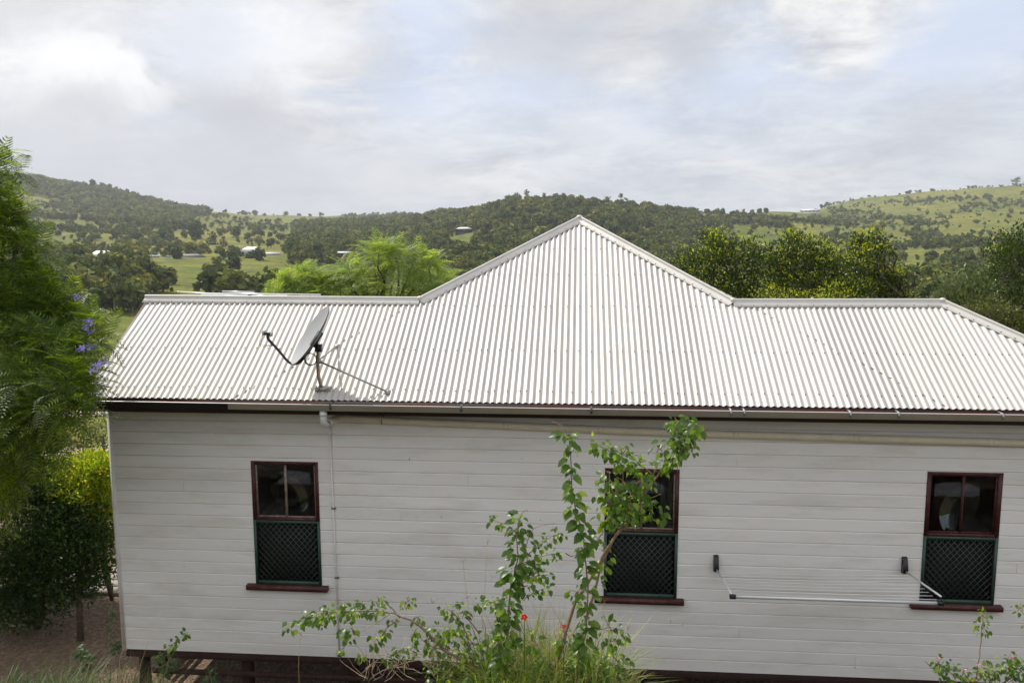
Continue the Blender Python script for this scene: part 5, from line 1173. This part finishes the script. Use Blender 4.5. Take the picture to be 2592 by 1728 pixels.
# leafy column
p = Plant('leafy_column_shrub', 'narrow leafy column of stems left of the vine', c6, YP - .05, gbase(1290, 1560, YP - .05))
c = p.stem([(1290, 1560), (1300, 1400), (1310, 1250), (1320, 1100), (1345, 950), (1365, 850), (1368, 700), (1400, 600), (1425, 592)], .009, .0015, ground=True); p.leaves(c, .12, .86, 190, .07, .055)
for pts, n, sz in ((((1345, 725), (1290, 680), (1210, 630)), 20, .045), (((1390, 860), (1480, 800), (1560, 740), (1625, 710)), 46, .045), (((1390, 900), (1500, 850), (1620, 830)), 34, .045), (((1380, 1010), (1470, 960), (1560, 960)), 26, .042), (((1400, 1100), (1480, 1050), (1555, 1030)), 20, .045), (((1310, 1080), (1220, 1110), (1130, 1115)), 34, .045), (((1400, 830), (1460, 690), (1580, 665)), 6, .03), (((1640, 830), (1680, 850), (1700, 830)), 4, .03), (((1310, 1000), (1390, 960), (1420, 900)), 30, .055)):
    q = p.stem(pts, .0035, .0012, (0, .05)); p.leaves(q, .25, 1, n, sz, .035)
for x, y, r, n in ((1420, 880, .08, 30), (1440, 950, .09, 34), (1400, 1020, .08, 26), (1300, 1130, .08, 26), (1260, 1340, .10, 34), (1290, 1500, .10, 34), (1310, 1290, .08, 26), (1360, 700, .04, 12)): p.puff(x, y, r, n, .052)
p.done()
# spreading branch to the left with dry tangle
p = Plant('spreading_shrub', 'low spreading shrub with dry twigs reaching left', c6, YP + .15, gbase(1250, 1560, YP + .15))
q = p.stem([(1240, 1545), (1100, 1470), (960, 1380), (860, 1290), (760, 1210), (620, 1162), (480, 1158), (330, 1170), (200, 1200), (50, 1255)], .012, .0015, (0, -.1), ground=True); p.leaves(q, .58, 1, 150, .042, .045)
for x, y, r, n, sz in ((400, 1140, .06, 24, .042), (280, 1170, .06, 26, .042), (200, 1200, .06, 26, .042), (420, 1190, .05, 18, .042), (470, 1130, .05, 14, .04), (580, 1105, .05, 16, .045), (745, 1105, .05, 16, .045), (705, 1145, .02, 4, .04), (400, 1290, .055, 24, .055), (430, 1275, .04, 12, .05), (570, 1320, .05, 18, .055), (610, 1285, .04, 10, .05), (660, 1225, .035, 10, .05), (800, 1200, .04, 12, .05), (550, 1185, .04, 10, .045), (260, 1240, .03, 10, .04), (375, 1375, .03, 7, .05), (945, 1145, .045, 10, .05), (1020, 1110, .03, 6, .04), (1060, 1165, .05, 14, .05), (1030, 1210, .07, 26, .05), (850, 1310, .08, 30, .05), (940, 1270, .09, 38, .05), (1040, 1290, .07, 22, .045), (980, 1400, .11, 44, .055), (900, 1360, .09, 34, .05), (780, 1280, .05, 16, .045), (700, 1390, .06, 22, .045), (640, 1420, .05, 18, .045), (470, 1415, .04, 10, .045), (760, 1380, .06, 20, .045), (1120, 1350, .09, 32, .05), (1180, 1390, .09, 30, .05), (1240, 1330, .07, 22, .05), (900, 1540, .10, 44, .05), (1000, 1520, .09, 34, .05), (1060, 1540, .08, 26, .05)): p.puff(x, y, r, n, sz)
for pts in (((700, 1200), (640, 1130), (600, 1090)), ((1100, 1470), (1080, 1300), (1010, 1170), (950, 1140)), ((1160, 1490), (1090, 1350), (1040, 1290)), ((1150, 1290), (1100, 1220), (1070, 1170)), ((960, 1380), (860, 1350), (780, 1290)), ((600, 1300), (640, 1240), (700, 1220)), ((880, 1320), (820, 1240), (800, 1190)), ((1240, 1540), (1200, 1400), (1170, 1200))): p.stem(pts, .005, .0018)
for pts in (((960, 1415), (800, 1400), (600, 1405), (440, 1400)), ((640, 1180), (560, 1230), (480, 1275)), ((1100, 1500), (900, 1420), (700, 1440), (560, 1450)), ((980, 1480), (800, 1440), (600, 1500), (520, 1560))): p.stem(pts, .0035, .001, dry=True)
for k in range(85):
    x0 = rng.uniform(480, 1150); y0 = rng.uniform(1430, 1568); a = rng.uniform(-2.9, -.5); l = rng.uniform(60, 230); x1, y1 = x0 + math.cos(a) * l, y0 + math.sin(a) * l
    p.stem([(x0, y0), ((x0 + x1) / 2 + rng.uniform(-20, 20), (y0 + y1) / 2 + rng.uniform(-20, 20)), (x1, y1)], .0022, .0007, tuple(rng.uniform(-.25, .25, 2)), dry=True)
p.done()
# red blooms
for x, y, r in ((1405, 1190, .025), (1630, 1243, .016)):
    b_ = atS(*c6(x, y), YP - .2); t = empty('red_flower', tuple(b_ - (0, 0, .35)), 'bright red open bloom above the grass clump' if x < 1500 else 'small faded red bloom half hidden behind the stem', 'flower')
    flower(t, b_, r, M_RED, 'petals'); m = MB(); m.tube([b_ - (0, -.02, .38), b_ - (0, -.01, .15), b_], .0025, 5); m.build('stalk', M_HIB, t); m = MB(); m.tube([b_, b_ + (0, -.02, .006)], .003, 5); m.build('stamen', M_CORE, t)
# grass
def blades(m, n, xr, yr_, conv, Y, ht, mi=0, wid=.0035, dep=.5, lean=.35, px=None):
    """blades rooted on the ground in a patch, bending over"""
    for k in range(n):
        x = rng.uniform(*xr); b = atS(*conv(x, 1500), Y + rng.uniform(-dep, dep)); b[2] = hterr(b[0], b[1]); tip_z = atS(*conv(x, rng.uniform(*yr_)), b[1])[2]
        h = max(.15, min(tip_z - b[2], ht)); a = rng.uniform(0, 6.28); l = h * rng.uniform(.1, lean * 1.8); e = np.array([math.cos(a), math.sin(a), 0]); s = np.array([-e[1], e[0], 0]) * wid * rng.uniform(.6, 1.4)
        P = [b, b + e * l * .15 + (0, 0, h * .4), b + e * l * .5 + (0, 0, h * .8), b + e * l + (0, 0, h * rng.uniform(.8, 1.0))]
        V = []; 
        for i, q in enumerate(P): w_ = (1, .9, .6, .05)[i]; V += [q - s * w_, q + s * w_]
        m.add(V, [(0, 1, 3, 2), (2, 3, 5, 4), (4, 5, 7, 6)], mi)
m = MB(); blades(m, 1100, (1180, 1880), (1230, 1540), c6, YP + .2, 1.4, 0, .006, .3, .3); blades(m, 650, (1200, 1860), (1250, 1540), c6, YP + .2, 1.3, 1, .004, .35, .35); blades(m, 240, (1370, 1680), (1090, 1250), c6, YP + .3, 1.6, 1, .003, .3, .2); blades(m, 450, (1230, 1800), (1300, 1520), c6, YP - .15, 1.0, 0, .006, .2, .25)
tag(m.build('grass_clump', [M_GRASS, M_STRAW]), 'tall yellow-green grass clump around the middle shrubs', 'grass', kind='stuff')
m = MB()
blades(m, 750, (-60, 400), (1500, 1600), c4, -3.2, 1.1, 0, .006, .8, .4); blades(m, 260, (400, 700), (1430, 1580), c4, -2.4, 1.1, 0, .005, .6, .4); blades(m, 200, (480, 1050), (1510, 1610), c4, -2.6, .9, 0, .006, .7, .4); blades(m, 30, (520, 640), (1370, 1500), c4, -2.2, 1.2, 1, .005, .4, .35)
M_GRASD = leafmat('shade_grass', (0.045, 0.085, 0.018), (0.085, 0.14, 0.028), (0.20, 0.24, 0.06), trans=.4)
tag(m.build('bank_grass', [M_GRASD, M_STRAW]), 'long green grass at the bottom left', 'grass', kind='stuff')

# thin seed stalks in front of the wall
M_SEED = leafmat('seed_head', (.40, .34, .24), (.50, .42, .30), trans=.4)
def stalk(name, label, conv, pts, Y, head=True, n=5):
    b = atS(*conv(*pts[0]), Y); g = hterr(b[0], b[1]); t = empty(name, (b[0], b[1], g), label, 'grass stalk', 'seed stalks in front of the wall'); m = MB(); P = [np.array([b[0], b[1], g])] + [atS(*conv(*q), Y) for q in pts]; m.tube(spline(P, 3), .0013, 4); 
    if head:
        e = P[-1]
        for k in range(n): d = unit(1)[0] * (.05, .02, .05); m.tube([e - (0, 0, .01), e + d], [.0012, .0006], 3)
    m.build('stalk', M_SEED, t)
for pts in (((1165, 1300), (1180, 1060), (1195, 770)), ((1100, 1300), (1070, 1000), (1055, 870)), ((1290, 1100), (1260, 980), (1225, 965)), ((980, 1400), (960, 1100), (885, 1110)), ((125, 1475), (140, 1300), (140, 1290)), ((1900, 1400), (1850, 1160), (1860, 1130)), ((1120, 1200), (1100, 1090), (1085, 1075)), ((1960, 1568), (1900, 1400), (1990, 1250))): stalk('seed_stalk', 'thin straw-coloured seed stalk against the white wall', c6, pts, YP + .3)
# left sprigs
def sprig(label, conv, pts, Y, n, sz, lm=None, name='weed_sprig', sp=.04):
    b = gbase(pts[0][0], pts[0][1], Y, conv); p = Plant(name, label, conv, Y, b, 'weed'); q = p.stem(pts, .005, .0015, ground=True); p.leaves(q, .45, 1, n, sz, sp); p.done(lm)
sprig('leafy sprig pointing up right below the left window', c4, ((700, 1560), (760, 1450), (830, 1380), (900, 1325)), -2.4, 60, .05)
sprig('dark weed standing in front of the house corner', c4, ((560, 1500), (545, 1380), (535, 1200)), -2.2, 60, .05, M_DUR2)
sprig('dark leafy weed in front of the brown gravel', c4, ((430, 1560), (410, 1450), (365, 1400)), -2.8, 60, .055, M_DUR2)
sprig('bushy dark weed beside the stumps', c4, ((780, 1568), (800, 1500), (810, 1440)), -2.2, 70, .05, M_DUR2, sp=.09)
sprig('low weed at the foot of the shaded skirting', c4, ((980, 1600), (1000, 1560), (990, 1530)), -2.4, 40, .05, M_DUR2, sp=.08)
# lantana at the right
YL = -3.6
p = Plant('lantana_shrub', 'low pink-flowered lantana in the bottom right corner', c7, YL, gbase(1900, 1568, YL, c7))
for pts, n in ((((1740, 1560), (1650, 1540), (1560, 1480), (1520, 1440)), 34), (((1740, 1560), (1760, 1420), (1780, 1290), (1785, 1200)), 0), (((1900, 1568), (1950, 1500), (1940, 1420)), 44), (((1900, 1568), (2000, 1500), (2060, 1450)), 40), (((1740, 1568), (1800, 1510), (1860, 1500)), 40), (((1600, 1568), (1500, 1480), (1455, 1440)), 0), (((2000, 1568), (2080, 1300), (1985, 1140)), 14)):
    q = p.stem(pts, .005, .0015); p.leaves(q, .3, 1, n, .045, .05)
for x, y, r, n in ((1780, 1180, .05, 22), (1775, 1255, .06, 26), (1540, 1470, .06, 22), (1600, 1490, .07, 26), (1660, 1530, .09, 34), (1570, 1540, .04, 10), (1770, 1520, .09, 34), (1850, 1540, .09, 34), (1930, 1470, .08, 30), (1960, 1430, .05, 16), (1980, 1540, .10, 38), (1700, 1550, .07, 22), (1995, 1140, .05, 14)): p.puff(x, y, r, n, .042)
for k in range(9):
    x0 = rng.uniform(1500, 2016); y0 = 1568; a = rng.uniform(-2.6, -1.9) if x0 < 1700 else rng.uniform(-2.7, -.6); l = rng.uniform(60, 150); p.stem([(x0, y0), (x0 + math.cos(a) * l, y0 + math.sin(a) * l)], .002, .0008, dry=True)
p.stem([(1990, 1540), (1800, 1470), (1570, 1398)], .0018, .0008, dry=True)
p.done(M_HIB)
for i, (x, y) in enumerate(((1530, 1425), (1680, 1500), (1760, 1465), (1943, 1418))):
    b_ = atS(*c7(x, y), YL - .1)
    m = MB(); 
    for k in range(14): u = unit(1)[0]; u[1] = -abs(u[1]); scatter(m, [(0, 0, 0), (.5, .4, .05), (1, 0, .1), (.5, -.4, .05)], [(0, 3, 2, 1)], np.array([b_ + u * .012]), rot_from(unit(1), np.array([u])), [.014])
    m.build('flower_head', M_PINK, p.root)
# grass cover of the bank and yard edge, mostly below the picture
m = MB(); n = 34000; X = rng.uniform(-9, 9, n); Yv = rng.uniform(-8, -0.5, n)
keep = [i for i in range(n) if True]
pos = np.array([(X[i], Yv[i], hterr(X[i], Yv[i]) - .01) for i in keep]); d = unit(n) * .45 + np.array([0, 0, 1.0]); scatter(m, [(0, .012, 0), (0, -.012, 0), (.6, -.008, 0), (.6, .008, .0), (1, 0, .1)], [(0, 1, 2), (0, 2, 3), (3, 2, 4)], pos, rot_from(d, unit(n)), rng.uniform(.16, .42, n))
tag(m.build('bank_ground_cover', [M_DUR2]), 'short rough grass covering the bank', 'grass', kind='stuff')

# ------------------------------------------------------------------ haze
def haze():
    zt = 260.0; zb = -170.0  # metres
    m = MB(); m.box((-2600, -2600, zb), (2600, 2600, zt)); mt = bpy.data.materials.new('haze_air'); mt.use_nodes = True; t = mt.node_tree; t.nodes.clear()
    v = N(t, 'ShaderNodeVolumePrincipled'); v.inputs['Color'].default_value = (.90, .92, .95, 1); v.inputs['Density'].default_value = 0.00019; v.inputs['Anisotropy'].default_value = .3
    o = N(t, 'ShaderNodeOutputMaterial'); L(t, v.outputs[0], o.inputs['Volume'])
    tag(m.build('haze', mt), 'thin summer haze over the valley', 'haze', kind='stuff')
haze()
